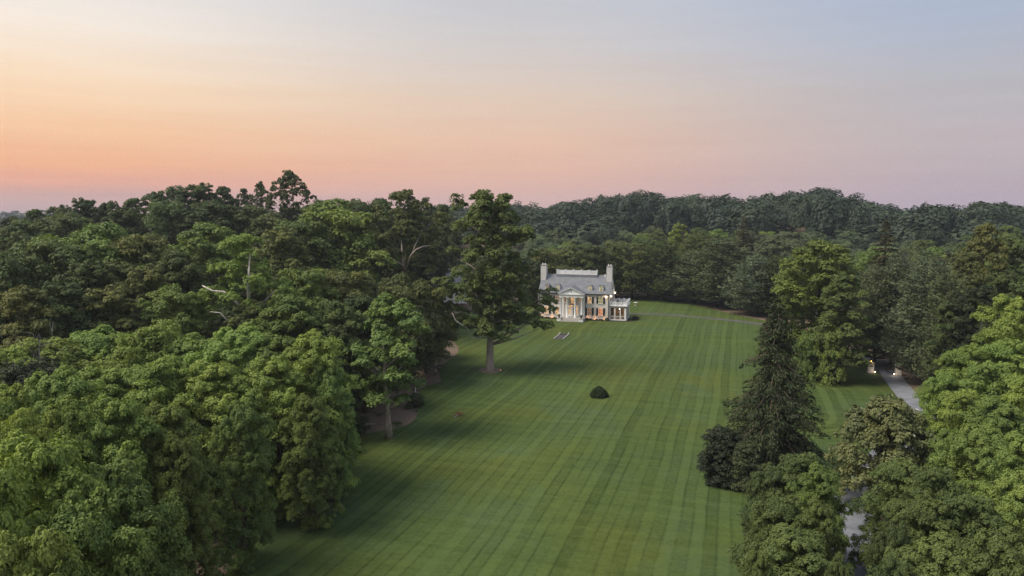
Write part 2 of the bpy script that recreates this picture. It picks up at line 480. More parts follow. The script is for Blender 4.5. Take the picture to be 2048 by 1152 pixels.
def ribbon(name, pts, width, zoff, mat, n=8):
    P = np.array(pts, float)
    # Catmull-Rom
    Q = []
    E = np.vstack([2 * P[0] - P[1], P, 2 * P[-1] - P[-2]])
    for k in range(1, len(E) - 2):
        p0, p1, p2, p3 = E[k - 1], E[k], E[k + 1], E[k + 2]
        for t in np.linspace(0, 1, n, endpoint=False):
            Q.append(0.5 * ((2 * p1) + (-p0 + p2) * t + (2 * p0 - 5 * p1 + 4 * p2 - p3) * t * t + (-p0 + 3 * p1 - 3 * p2 + p3) * t ** 3))
    Q.append(P[-1]); Q = np.array(Q)
    T = np.gradient(Q, axis=0); T /= np.linalg.norm(T, axis=1)[:, None] + 1e-9
    Nn = np.stack([-T[:, 1], T[:, 0]], -1)
    wv = np.interp(np.linspace(0, 1, len(Q)), np.linspace(0, 1, len(width)), width) if hasattr(width, '__len__') else np.full(len(Q), width)
    rows = []
    m = 5
    for s_ in np.linspace(-0.5, 0.5, m):
        q = Q + Nn * (wv * s_)[:, None]
        rows.append(np.column_stack([q, H(q[:, 0], q[:, 1]) + zoff]))
    V = np.stack(rows, 1).reshape(-1, 3)
    L = len(Q)
    Fq = [(i * m + j, i * m + j + 1, (i + 1) * m + j + 1, (i + 1) * m + j) for i in range(L - 1) for j in range(m - 1)]
    return link(bpy.data.objects.new(name, np_mesh(name, V, np.array(Fq), mat, True)))
tag(ribbon('house_drive', [ground(*p) for p in [(1236, 632), (1262, 628), (1320, 629), (1400, 635), (1470, 642), (1530, 650), (1600, 664), (1690, 690), (1752, 722), (1781, 750)]],
           [2.3, 2.3, 2.3, 2.3, 2.5, 3.0, 3.0, 3.0, 3.1, 3.1], 0.035, M['drive']), 'thin grey drive curving from the glazed porch past the pines', 'drive', kind='structure')
tag(ribbon('gate_drive', [ground(*p) for p in [(1777, 742), (1793, 765), (1818, 795), (1852, 830), (1880, 862)]], [3.1, 3.1, 3.2, 3.6, 5.5], 0.050, M['asphalt']),
    'grey asphalt entrance drive running out between the gate pillars', 'drive', kind='structure')
tag(ribbon('road', [ground(*p) for p in [(2250, 800), (2048, 812), (1930, 826), (1850, 860), (1775, 918), (1722, 985), (1700, 1060), (1692, 1150), (1690, 1400)]], 4.2, 0.065, M['road']),
    'pale grey public road running beneath the roadside trees', 'road', kind='structure')

# ------------------------------------------------------------------ foliage builders
def leaves(P, N, size, rng, asp=0.62, tdir=None):
    n = len(P)
    N = N / (np.linalg.norm(N, axis=1)[:, None] + 1e-9)
    A = rng.normal(size=(n, 3)) if tdir is None else tdir + 0.35 * rng.normal(size=(n, 3))
    T = A - N * (A * N).sum(1)[:, None]
    T /= np.linalg.norm(T, axis=1)[:, None] + 1e-9
    B = np.cross(N, T)
    s = (size * rng.uniform(0.65, 1.3, n))[:, None]
    V = np.stack([P - T * s * 0.5, P + B * s * asp * 0.5 + T * s * 0.08 + N * s * 0.06, P + T * s * 0.5 - N * s * 0.05, P - B * s * asp * 0.5 + T * s * 0.08 + N * s * 0.06], 1).reshape(-1, 3)
    return V, np.arange(4 * n).reshape(n, 4)
def unit(rng, n):
    v = rng.normal(size=(n, 3)); return v / np.linalg.norm(v, axis=1)[:, None]
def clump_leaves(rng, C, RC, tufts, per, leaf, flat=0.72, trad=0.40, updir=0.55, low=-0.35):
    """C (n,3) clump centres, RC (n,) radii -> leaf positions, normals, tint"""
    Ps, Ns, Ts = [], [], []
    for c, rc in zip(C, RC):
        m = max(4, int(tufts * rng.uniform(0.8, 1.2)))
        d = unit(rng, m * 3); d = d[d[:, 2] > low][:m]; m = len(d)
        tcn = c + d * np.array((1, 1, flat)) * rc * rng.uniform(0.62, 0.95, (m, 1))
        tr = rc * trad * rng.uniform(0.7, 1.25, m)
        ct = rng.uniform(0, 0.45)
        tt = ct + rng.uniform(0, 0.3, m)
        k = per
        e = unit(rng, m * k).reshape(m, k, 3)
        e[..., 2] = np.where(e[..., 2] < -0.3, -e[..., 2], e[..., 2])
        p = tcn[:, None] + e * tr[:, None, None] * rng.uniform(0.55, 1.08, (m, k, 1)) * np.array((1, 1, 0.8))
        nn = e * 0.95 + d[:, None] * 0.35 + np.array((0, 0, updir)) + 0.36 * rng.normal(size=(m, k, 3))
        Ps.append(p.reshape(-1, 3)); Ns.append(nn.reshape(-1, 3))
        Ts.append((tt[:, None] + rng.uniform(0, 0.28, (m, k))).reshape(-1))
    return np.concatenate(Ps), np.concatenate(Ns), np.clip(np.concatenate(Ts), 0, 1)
def crown_mesh(name, rng, C, RC, tufts, per, leaf, mat, **kw):
    P, N, T = clump_leaves(rng, C, RC, tufts, per, leaf, **kw)
    V, F = leaves(P, N, leaf, rng)
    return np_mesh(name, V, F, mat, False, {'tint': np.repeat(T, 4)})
def limb_mesh(name, rng, h, trunk_r, C, mat, top=0.8, lean=0.03, n=7, fork=None, lr=0.30):
    mb = MB()
    tops = h * top
    pts, k = [], 7
    for i in range(k):
        t = i / (k - 1)
        pts.append((lean * h * math.sin(2.3 * t) * rng.uniform(0.6, 1.2), lean * h * math.sin(3.1 * t + 1) * t, tops * t))
    rad = [trunk_r * (1.45 if i == 0 else 1.0) * (1 - 0.82 * i / (k - 1)) for i in range(k)]
    mb.tube(pts, rad, n)
    for c in C:
        zc = c[2]; rho = math.hypot(c[0], c[1])
        z0 = max(0.16 * h, min(zc - rho * rng.uniform(0.45, 0.85), tops * 0.95))
        f = min(z0 / tops, 0.98) * (k - 1); i = int(f); w = f - i
        b0 = Vector([float(q) for q in pts[i]]).lerp(Vector([float(q) for q in pts[min(i + 1, k - 1)]]), float(w))
        br = max(0.03, trunk_r * (1 - 0.82 * min(z0 / tops, 1)) * lr * 1.6)
        e = Vector([float(q) for q in c]); mid = b0.lerp(e, 0.5) + Vector((float(rng.uniform(-1, 1)), float(rng.uniform(-1, 1)), -0.3)) * float(0.07 * (e - b0).length)
        mb.tube([b0, mid, e], [br, br * 0.62, br * 0.2], 5)
    return mb.mesh(name, mat, True)
def env_clumps(rng, n, R, z0, z1, prof, rc, inner=0.5, jit=0.1):
    """clump centres through a crown envelope"""
    C, RC = [], []
    ga = math.pi * (3 - math.sqrt(5)); a0 = rng.uniform(0, 6.28)
    for i in range(n):
        t = ((i + 0.5) / n) ** 0.85
        t = min(1, max(0, t + rng.uniform(-0.04, 0.04)))
        rr = R * prof(t)
        q = rng.uniform(inner, 0.92) if rng.random() < 0.8 else rng.uniform(0.0, 0.5)
        a = a0 + i * ga + rng.uniform(-0.3, 0.3)
        rcc = R * rc * rng.uniform(0.75, 1.3)
        rho = max(0, rr * q - 0.2 * rcc) * (1 + rng.uniform(-jit, jit) * 2)
        C.append((rho * math.cos(a), rho * math.sin(a), z0 + (z1 - z0) * t - 0.45 * rcc))
        RC.append(rcc * (0.75 + 0.25 * prof(t)))
    return np.array(C), np.array(RC)
def dome(t): return math.sqrt(max(0.10, 1 - ((t - 0.42) / 0.62) ** 2))
def tall(t): return (0.70 + 0.35 * math.sin(math.pi * min(1, t * 1.15))) * (1.0 if t < 0.7 else max(0.30, 1 - ((t - 0.7) / 0.36) ** 1.8))

VAR = {}      # class -> list of (crown mesh, trunk mesh, native height, native radius)
def broad(cls, seed, h, R, n, rc, tufts, per, leaf, prof=dome, z0=0.16, mat='leaf', bk='bark', tr=None, **kw):
    rng = np.random.default_rng(seed)
    C, RC = env_clumps(rng, n, R, z0 * h, h, prof, rc)
    me = crown_mesh('crown', rng, C, RC, tufts, per, leaf, M[mat], **kw)
    sel = C[rng.permutation(len(C))[:min(len(C), 26)]]
    tm = limb_mesh('trunk', rng, h, tr or h * 0.02, sel, M[bk])
    co = np.empty(len(me.vertices) * 3, np.float32); me.vertices.foreach_get('co', co); co = co.reshape(-1, 3)
    VAR.setdefault(cls, []).append((me, tm, float(np.percentile(co[:, 2], 99.9)), float(np.percentile(np.hypot(co[:, 0], co[:, 1]), 98))))
for s_, (h_, r_) in enumerate(((9.5, 6.4), (11.5, 6.2), (13, 5.6), (14, 5.0))):      # near, feathery, small tufts
    broad('near', 10 + s_, h_, r_, 66, 0.25, 17, 66, 0.225, dome, 0.06, trad=0.37)
for s_, (h_, r_) in enumerate(((15, 9.0), (18, 8.6), (20, 8.0), (22, 7.4), (24, 6.0))):      # broad domed woodland trees
    broad('mid', 30 + s_, h_, r_, 64, 0.25, 16, 40, 0.41, dome, 0.14)
for s_ in range(2):      # tall, ragged top
    broad('tall', 50 + s_, 26, 7.0, 76, 0.24, 15, 30, 0.44, tall, 0.2)
for s_ in range(6):      # far crowns: a lumpy rounded shell of leaf sprays
    rng = np.random.default_rng(700 + s_)
    d_ = unit(rng, 1700); d_ = d_[d_[:, 2] > -0.3][:1000]
    K = rng.normal(size=(7, 3)) * 2.6; ph_ = rng.uniform(0, 6.28, 7)
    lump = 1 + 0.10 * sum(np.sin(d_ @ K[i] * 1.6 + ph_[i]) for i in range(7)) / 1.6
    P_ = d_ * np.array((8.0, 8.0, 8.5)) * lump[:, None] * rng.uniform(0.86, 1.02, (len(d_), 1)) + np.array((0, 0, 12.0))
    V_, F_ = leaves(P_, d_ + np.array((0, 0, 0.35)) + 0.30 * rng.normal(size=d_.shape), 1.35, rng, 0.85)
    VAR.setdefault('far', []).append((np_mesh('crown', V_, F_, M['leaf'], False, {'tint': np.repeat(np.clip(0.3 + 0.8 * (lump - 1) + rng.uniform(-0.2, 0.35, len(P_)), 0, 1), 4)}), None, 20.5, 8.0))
for s_ in range(2):      # dense rounded shrub
    broad('shrub', 90 + s_, 3.0, 2.0, 26, 0.34, 12, 40, 0.17, dome, 0.05, tr=0.06)
broad('holly', 95, 5.2, 2.5, 60, 0.27, 15, 40, 0.17, dome, 0.03, mat='gloss_leaf', tr=0.14, trad=0.45)
broad('magnolia', 96, 7.8, 4.6, 70, 0.22, 15, 42, 0.27, dome, 0.05, mat='gloss_leaf', tr=0.2, trad=0.42)
broad('ragged', 97, 26, 7.5, 120, 0.15, 11, 22, 0.40, tall, 0.3)
broad('ragged', 99, 26, 7.5, 110, 0.16, 11, 22, 0.40, tall, 0.25)
broad('lightgreen', 98, 16.5, 4.6, 46, 0.26, 14, 46, 0.36, tall, 0.30, bk='grey_bark', tr=0.34)

def conifer(cls, seed, h, R, whorls, nb, leaf, droop, kind, z0=0.06, per=60, mat='needle', gap=0.0, power=0.85):
    rng = np.random.default_rng(seed)
    Ps, Ns, Ts, Ds = [], [], [], []
    mb = MB()
    mb.tube([(0, 0, 0), (0.05, 0.03, h * 0.5), (0, 0, h * 0.98)], [h * 0.016, h * 0.010, 0.03], 7)
    for w in range(whorls):
        t = (w + rng.uniform(-0.25, 0.25)) / whorls
        t = min(max(t, 0), 0.995)
        z = h * (z0 + (1 - z0) * t)
        L0 = R * max(0.05, (1 - t) ** power) * (0.75 + 0.25 * min(1, t / 0.12))
        if kind == 'pine': L0 = R * max(0.14, math.sqrt(max(0, 1 - t ** 2.2))) * (0.8 + 0.2 * min(1, t / 0.15))
        nbr = max(3, int(nb * (1 - 0.45 * t)))
        for k in range(nbr):
            if rng.random() < gap: continue
            a = 2 * math.pi * (k + rng.uniform(-0.4, 0.4)) / nbr + w * 1.9
            L = L0 * (rng.uniform(0.45, 1.3) if kind == 'hemlock' else rng.uniform(0.62, 1.18))
            dirh = np.array((math.cos(a), math.sin(a), 0.0)); side = np.array((-math.sin(a), math.cos(a), 0.0))
            ct = rng.uniform(0, 0.5)
            m = int(per * max(0.25, L / R) * rng.uniform(0.85, 1.15))
            s = rng.uniform(0.12, 1.0, m) ** 0.75
            if kind == 'pine':      # plumes: level boughs with upturned tufts
                zz = L * (droop * s + 0.16 * s ** 2)
                wdt = 0.20 * L * (1 - 0.45 * s) + 0.12
                lat = rng.normal(size=m) * wdt * 0.75; vert = np.abs(rng.normal(size=m)) * (0.10 * L + 0.10) - 0.05
                P = dirh * (L * s)[:, None] + side * lat[:, None] + np.array((0, 0, 1)) * (zz + vert + z)[:, None]
                N = np.array((0, 0, 1.0)) + 0.6 * rng.normal(size=(m, 3)); D = dirh * 0.7 + np.sign(lat)[:, None] * side * 0.5 + np.array((0, 0, 0.55))
            else:                   # spruce / hemlock: flat sprays hanging from an arching bough
                zz = L * (droop * s - (0.30 if kind == 'hemlock' else 0.10) * s ** 2)
                lat = rng.normal(size=m) * (0.17 * L * (1.05 - s) + 0.10); hang = -np.abs(rng.normal(size=m)) * (0.34 if kind == 'hemlock' else 0.16) * (0.4 + 0.5 * L / R)
                P = dirh * (L * s)[:, None] + side * lat[:, None] + np.array((0, 0, 1)) * (zz + hang + z)[:, None]
                N = np.array((0, 0, 0.8)) + dirh * 0.5 + 0.6 * rng.normal(size=(m, 3)); D = dirh * 0.7 + np.sign(lat)[:, None] * side * 0.45 + np.array((0, 0, -0.45))
            Ps.append(P); Ns.append(N); Ds.append(np.broadcast_to(D, P.shape)); Ts.append(np.clip(ct + rng.uniform(0, 0.45, m), 0, 1))
            e = dirh * L * 0.9
            mb.tube([(0, 0, z), (e[0] * 0.5, e[1] * 0.5, z + L * 0.5 * droop), (e[0], e[1], z + float(L * (droop * .9 + (0.12 if kind == 'pine' else -0.2 if kind == 'hemlock' else -.08))))],
                    [0.05 + 0.012 * L, 0.035 + 0.006 * L, 0.015], 4)
    P, N, D, T = map(np.concatenate, (Ps, Ns, Ds, Ts))
    V, F = leaves(P, N, leaf, rng, 0.34, D)
    me = np_mesh('crown', V, F, M[mat], False, {'tint': np.repeat(T, 4)})
    VAR.setdefault(cls, []).append((me, mb.mesh('trunk', M['bark'], True), h, R * (1.0 if kind != 'pine' else 1.0)))
for s_ in range(3): conifer('pine', 110 + s_, 19, 6.3, 21, 9, 0.60, 0.10, 'pine', 0.07, 125)
conifer('hemlock', 120, 18, 5.0, 42, 13, 0.36, 0.10, 'hemlock', 0.02, 150, gap=0.2, power=0.74)
for s_ in range(2): conifer('spruce', 130 + s_, 22, 4.6, 34, 10, 0.62, 0.02, 'spruce', 0.08, 62)

# foliage colours; 'valley' and 'farblue' have distance haze mixed into the colour
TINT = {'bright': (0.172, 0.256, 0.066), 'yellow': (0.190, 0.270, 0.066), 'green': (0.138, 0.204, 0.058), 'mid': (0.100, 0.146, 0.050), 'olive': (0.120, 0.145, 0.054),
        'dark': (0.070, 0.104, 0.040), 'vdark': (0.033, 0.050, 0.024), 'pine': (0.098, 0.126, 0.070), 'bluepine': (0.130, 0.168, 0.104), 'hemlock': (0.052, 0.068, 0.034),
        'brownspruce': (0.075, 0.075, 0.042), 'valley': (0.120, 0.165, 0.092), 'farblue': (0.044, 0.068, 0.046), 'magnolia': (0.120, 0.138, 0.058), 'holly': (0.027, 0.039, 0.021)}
prng = random.Random(5)
nmap = {'near': 'broadleaf_tree', 'mid': 'broadleaf_tree', 'tall': 'broadleaf_tree', 'far': 'broadleaf_tree', 'shrub': 'shrub', 'holly': 'holly_bush', 'magnolia': 'magnolia_tree',
        'ragged': 'broadleaf_tree', 'lightgreen': 'broadleaf_tree', 'pine': 'pine_tree', 'hemlock': 'hemlock_tree', 'spruce': 'spruce_tree'}
TREES = []
def tree_at(cls, x, y, height, width, tint, label, group, cat='tree', var=None, name=None):
    vs = VAR[cls]
    if cls in ('near', 'mid'):           # the variant whose proportions come closest
        want = math.log(2 * height / width) + prng.uniform(-0.14, 0.14)
        k = min(range(len(vs)), key=lambda i: abs(math.log(vs[i][2] / vs[i][3]) - want))
    else: k = prng.randrange(len(vs)) if var is None else var % len(vs)
    me, tm, h0, r0 = vs[k]
    z = float(H(x, y)) - 0.12
    root = empty(name or nmap[cls], (x, y, z), prng.uniform(0, 6.28))
    sz, sx = height / h0, width * 0.5 / r0
    root.scale = (sx, sx, sz)
    tag(root, label, cat, group)
    cr = bpy.data.objects.new('crown', me); link(cr, root)
    t = TINT[tint] if isinstance(tint, str) else tint
    j, hu = prng.uniform(0.84, 1.18), prng.uniform(-0.05, 0.07)
    cr.color = (t[0] * j * (1 + hu), t[1] * j, t[2] * j * (1 - hu), 1)
    link(bpy.data.objects.new('trunk', tm), root)
    TREES.append((x, y, width * 0.5))
    return root
def tree_px(cls, px, py, r, wpx, tint, label, group, **k):
    """crown top seen at (px,py), trunk r metres away on the ground, crown wpx photo pixels wide"""
    x, y, zt = at_dist(px, py, r)
    depth = y * CP + (CAM_Z - zt) * SP
    return tree_at(cls, x, y, max(1.0, zt - float(H(x, y))), wpx * depth / FPX, tint, label, group, **k)
# ------------------------------------------------------------------ mansion
def wall_mat(name, col, course=0.075):
    """painted brick: faint courses"""
    m, nt = new_mat(name); b = NB(nt); o = b.obj()
    sx = b.n('ShaderNodeSeparateXYZ'); b.set(sx.inputs[0], o)
    row = b.math('FRACT', b.math('DIVIDE', sx.outputs[2], course))
    joint = b.rng(b.math('ABSOLUTE', b.math('SUBTRACT', row, 0.5)), 0.36, 0.48)
    n1 = b.noise(o, 0.8, 5.0, 0.6); n2 = b.noise(o, 9.0, 3.0, 0.6)
    col_ = b.mix(b.rng(n1, 0.3, 0.7), c4(*[v * 0.88 for v in col]), c4(*col))
    col_ = b.mix(b.math('MULTIPLY', joint, 0.16), col_, c4(0.35, 0.32, 0.29))
    b.out(b.princ(col_, 0.8, 0.2, b.bump(b.math('SUBTRACT', n2, joint), 0.25, 0.01))); return m
M['brick_paint'] = wall_mat('painted_brick', (0.80, 0.745, 0.70))
M['white'] = plain('white_paint', (0.86, 0.855, 0.86), 0.5, 0.3, 0.05)
M['chimney'] = wall_mat('chimney_paint', (0.72, 0.70, 0.68))
M['black'] = plain('black_paint', (0.018, 0.02, 0.022), 0.45, 0.4, 0.1)
M['iron'] = plain('black_iron', (0.02, 0.02, 0.02), 0.4, 0.5, 0.1, metal=0.3)
M['stone'] = plain('pale_stone', (0.42, 0.40, 0.38), 0.85, 0.2, 0.2, 4.0, bump=0.3)
M['brickred'] = plain('dark_brick', (0.085, 0.08, 0.08), 0.9, 0.15, 0.3, 9.0, bump=0.4)
M['dark_glass'] = plain('dark_glass', (0.02, 0.025, 0.03), 0.08, 0.6, 0.1)
M['copper'] = plain('downspout_metal', (0.035, 0.033, 0.035), 0.5, 0.4, 0.1)
M['wood'] = plain('brown_wood', (0.12, 0.075, 0.045), 0.7, 0.25, 0.2, 6.0)
M['petal'] = plain('petal', (0.82, 0.80, 0.70), 0.6, 0.2, 0.05)
M['grey_stone'] = plain('grey_stone', (0.30, 0.28, 0.26), 0.9, 0.15, 0.25, 5.0, bump=0.5)
def slate(name, c1, c2):
    m, nt = new_mat(name); b = NB(nt); o = b.obj()
    sx = b.n('ShaderNodeSeparateXYZ'); b.set(sx.inputs[0], o)
    bk = b.n('ShaderNodeTexBrick'); bk.offset = 0.5
    cv = b.n('ShaderNodeCombineXYZ'); b.set(cv.inputs[0], sx.outputs[0]); b.set(cv.inputs[1], b.math('ADD', b.math('MULTIPLY', sx.outputs[2], 1.5), sx.outputs[1]))
    b.set(bk.inputs['Vector'], cv.outputs[0])
    bk.inputs['Color1'].default_value = c4(*c1); bk.inputs['Color2'].default_value = c4(*c2); bk.inputs['Mortar'].default_value = c4(*[v * 0.6 for v in c1])
    bk.inputs['Scale'].default_value = 1.0; bk.inputs['Brick Width'].default_value = 0.32; bk.inputs['Row Height'].default_value = 0.26; bk.inputs['Mortar Size'].default_value = 0.012
    n = b.noise(o, 0.9, 5.0, 0.65)
    col = b.mix(b.rng(n, 0.3, 0.7, 0, 0.6), bk.outputs['Color'], c4(*[v * 1.25 for v in c2]))
    b.out(b.princ(col, 0.62, 0.35, b.bump(bk.outputs['Fac'], -0.3, 0.02))); return m
M['slate'] = slate('slate', (0.12, 0.13, 0.15), (0.18, 0.19, 0.215))
M['teal_roof'] = slate('teal_roof', (0.22, 0.34, 0.33), (0.30, 0.42, 0.41))
M['grey_roof'] = slate('grey_roof', (0.16, 0.17, 0.19), (0.22, 0.23, 0.25))
def lit(name, c1, c2, st, sc=2.2):
    m, nt = new_mat(name); b = NB(nt); o = b.obj()
    n = b.noise(o, sc, 2.0, 0.5)
    col = b.mix(b.rng(n, 0.34, 0.66), c4(*c1), c4(*c2))
    b.out(b.princ(c4(0.05, 0.05, 0.05), 0.1, 0.5, None, 0, col, st)); return m
M['lit_warm'] = lit('lit_warm', (0.26, 0.12, 0.045), (1.0, 0.62, 0.28), 0.9)
M['lit_red'] = lit('lit_red', (0.25, 0.06, 0.02), (0.95, 0.34, 0.12), 0.95, 3.0)
M['lit_dim'] = lit('lit_dim', (0.05, 0.035, 0.025), (0.42, 0.22, 0.10), 0.75, 3.4)
M['lit_yellow'] = lit('lit_yellow', (0.20, 0.18, 0.05), (0.75, 0.62, 0.25), 0.6, 3.0)
M['lit_room'] = lit('lit_room', (0.035, 0.025, 0.02), (0.60, 0.26, 0.09), 0.7, 1.4)
def emit(name, col, st):
    m, nt = new_mat(name); b = NB(nt)
    e = b.n('ShaderNodeEmission'); e.inputs[0].default_value = c4(*col); e.inputs[1].default_value = st
    b.out(e.outputs[0]); return m
M['bulb'] = emit('bulb', (1.0, 0.80, 0.55), 9.0)
M['bulb_orange'] = emit('bulb_orange', (1.0, 0.55, 0.15), 6.0)
M['bulb_dim'] = emit('bulb_dim', (1.0, 0.5, 0.2), 1.2)
M['bulb_red'] = emit('bulb_red', (1.0, 0.06, 0.03), 2.5)
def lamp_light(parent, loc, energy, color=(1.0, 0.62, 0.34), r=0.06, spot=None):
    d = bpy.data.lights.new('lamp_light', 'POINT'); d.energy, d.color, d.shadow_soft_size = energy, color, r
    o = bpy.data.objects.new('lamp_light', d); o.location = loc; link(o, parent); return o

house = empty('mansion', (HX, HY, 0), -R_(HOUSE_YAW))
tag(house, 'white painted brick mansion with columned portico and twin end chimneys', 'house')
HW, HD, EZ, RZ = 9.05, 9.5, 6.6, 10.75
RM = HD / 2
gable = [(0, -0.4), (HD, -0.4), (HD, EZ), (RM, RZ - 0.25), (0, EZ)]
wall = MB().prismx(gable, -HW, HW).obj('wall', M['brick_paint'], house)
MB().box(-HW - 0.06, HW + 0.06, -0.06, HD + 0.06, -0.4, 0.30).obj('plinth', M['stone'], house)
# roof slab with overhang, flat deck under the balustrade
sl = (RZ - EZ) / RM
def rz(y): return EZ + sl * (y if y <= RM else HD - y) + 0.12
roof = MB().prismx([(-0.42, rz(-0.42) - 0.16), (RM, rz(RM) - 0.20), (HD + 0.42, rz(-0.42) - 0.16), (HD + 0.42, rz(-0.42)), (RM, rz(RM)), (-0.42, rz(-0.42))], -HW - 0.03, HW + 0.03).obj('roof', M['slate'], house)
MB().box(-5.2, 5.2, RM - 0.78, RM + 0.78, RZ - 0.7, RZ + 0.10).obj('roof_deck', M['grey_roof'], house)
MB().box(-HW - 0.1, HW + 0.1, -0.36, -0.003, EZ - 0.42, EZ - 0.20).obj('cornice', M['white'], house)
MB().box(-HW - 0.1, HW + 0.1, -0.52, -0.40, EZ - 0.22, EZ - 0.06).obj('gutter', M['copper'], house)
for x in (3.15, 8.85): MB().box(x - 0.07, x + 0.07, -0.17, -0.02, 0.05, EZ - 0.25).obj('downspout', M['copper'], house)
for x in (-3.15, -8.85): MB().box(x - 0.07, x + 0.07, -0.17, -0.02, 0.05, EZ - 0.25).obj('downspout', M['copper'], house)
# rakes
for sx in (-1, 1):
    xx = sx * (HW + 0.045)
    MB().prismx([(-0.40, rz(-0.40) - 0.42), (RM, rz(RM) - 0.46), (HD + 0.40, rz(-0.40) - 0.42), (HD + 0.40, rz(-0.4) - 0.17), (RM, rz(RM) - 0.21), (-0.40, rz(-0.40) - 0.17)],
                min(xx, xx - sx * 0.04), max(xx, xx - sx * 0.04)).obj('rake_board', M['white'], house)
# chimneys
for sx in (-1, 1):
    x0, x1 = (HW - 1.25, HW + 0.12) if sx > 0 else (-HW - 0.12, -HW + 1.25)
    ch = MB().box(x0, x1, RM - 1.75, RM - 0.10, 7.6, 13.1).obj('chimney', M['chimney'], house)
    MB().box(x0 - 0.07, x1 + 0.07, RM - 1.82, RM - 0.03, 13.1, 13.26).obj('cap', M['grey_stone'], ch)
    for q in (0.38, 1.0): MB().lathe([(0.16, 13.26), (0.18, 13.3), (0.14, 13.62), (0.17, 13.66), (0.12, 13.66)], x0 + q, RM - 0.92, 10).obj('flue_pot', M['white'], ch)
# small white vent pipe
MB().lathe([(0.11, rz(4.0)), (0.11, rz(4.0) + 0.75), (0.15, rz(4.0) + 0.8), (0.05, rz(4.0) + 0.95)], 7.3, 4.2, 8).obj('roof_vent', M['white'], house)
# roof balustrade: posts, rails, individual balusters per bay
def balustrade(parent, p0, p1, z, h, bays, name='balustrade', post=0.22, bal=0.045, gap=0.20, solid=False):
    p0, p1 = Vector(p0), Vector(p1); d = (p1 - p0); L = d.length; d /= L
    ang = math.atan2(d.y, d.x)
    for k in range(bays + 1):
        c = p0 + d * (L * k / bays)
        m = MB().box(-post / 2, post / 2, -post / 2, post / 2, 0, h + 0.12); m.box(-post / 2 - 0.03, post / 2 + 0.03, -post / 2 - 0.03, post / 2 + 0.03, h + 0.12, h + 0.2)
        o = m.obj('post', M['white'], parent); o.location = (c.x, c.y, z); o.rotation_euler = (0, 0, ang)
    for k in range(bays):
        c0 = p0 + d * (L * k / bays + post / 2); n = L / bays - post
        m = MB().box(0, n, -0.05, 0.05, 0.06, 0.15); m.box(0, n, -0.06, 0.06, h - 0.08, h)
        nb = max(2, int(n / gap))
        for i in range(nb):
            x = (i + 0.5) * n / nb; m.box(x - bal, x + bal, -0.03, 0.03, 0.15, h - 0.08)
        o = m.obj('railing', M['white'], parent); o.location = (c0.x, c0.y, z); o.rotation_euler = (0, 0, ang)
zd = RZ + 0.10
for a, c, nb in (((-5.1, RM - 0.7), (5.1, RM - 0.7), 5), ((-5.1, RM + 0.7), (5.1, RM + 0.7), 5)):
    balustrade(house, (*a, 0), (*c, 0), zd, 1.0, nb, bal=0.065, gap=0.19)
for x in (-5.1, 5.1): balustrade(house, (x, RM - 0.59, 0), (x, RM + 0.59, 0), zd, 1.0, 1, bal=0.065, gap=0.19)
# windows
def window(parent, x, z0, z1, w, glow, y=-0.0, shutters=True, keystone=True):
    fr = MB()
    fr.box(x - w / 2 - 0.09, x - w / 2, y - 0.075, y + 0.02, z0 - 0.02, z1 + 0.09).box(x + w / 2, x + w / 2 + 0.09, y - 0.075, y + 0.02, z0 - 0.02, z1 + 0.09)
    fr.box(x - w / 2, x + w / 2, y - 0.075, y + 0.02, z1, z1 + 0.09)
    win = MB().box(x - w / 2, x + w / 2, y - 0.030, y + 0.02, z0, z1).obj('window', M[glow], parent)
    fr.obj('frame', M['white'], win)
    mt = MB().box(x - 0.02, x + 0.02, y - 0.05, y - 0.032, z0, z1)
    zm = (z0 + z1) / 2
    mt.box(x - w / 2, x - 0.022, y - 0.055, y - 0.032, zm - 0.03, zm + 0.03).box(x + 0.022, x + w / 2, y - 0.055, y - 0.032, zm - 0.03, zm + 0.03)
    mt.obj('glazing_bars', M['white'], win)
    MB().box(x - w / 2 - 0.14, x + w / 2 + 0.14, y - 0.14, y + 0.02, z0 - 0.14, z0 - 0.021).obj('sill', M['white'], win)
    if shutters:
        for s in (-1, 1):
            a = x + s * (w / 2 + 0.10); c = a + s * 0.46
            m = MB().box(min(a, c), max(a, c), y - 0.10, y - 0.02, z0 - 0.04, z1 + 0.05)
            for k in range(2):
                zz0, zz1 = z0 + 0.06 + k * (z1 - z0) / 2, z0 - 0.02 + (k + 1) * (z1 - z0) / 2
                m.box(min(a, c) + 0.06, max(a, c) - 0.06, y - 0.115, y - 0.101, zz0, zz1)
            m.obj('shutter', M['black'], parent)
    return win
for x, gl, gu in ((-6.88, 'lit_warm', 'lit_dim'), (-4.1, 'lit_warm', 'lit_dim'), (4.1, 'lit_dim', 'lit_warm'), (6.88, 'lit_red', 'lit_yellow')):
    window(house, x, 1.15, 2.95, 1.02, gl)
    window(house, x, 4.15, 5.65, 1.0, gu)
for x in (4.1, 6.88, -4.1, -6.88):        # basement vents
    MB().box(x - 0.4, x + 0.4, -0.085, -0.06, 0.02, 0.26).obj('basement_window', M['dark_glass'], house)
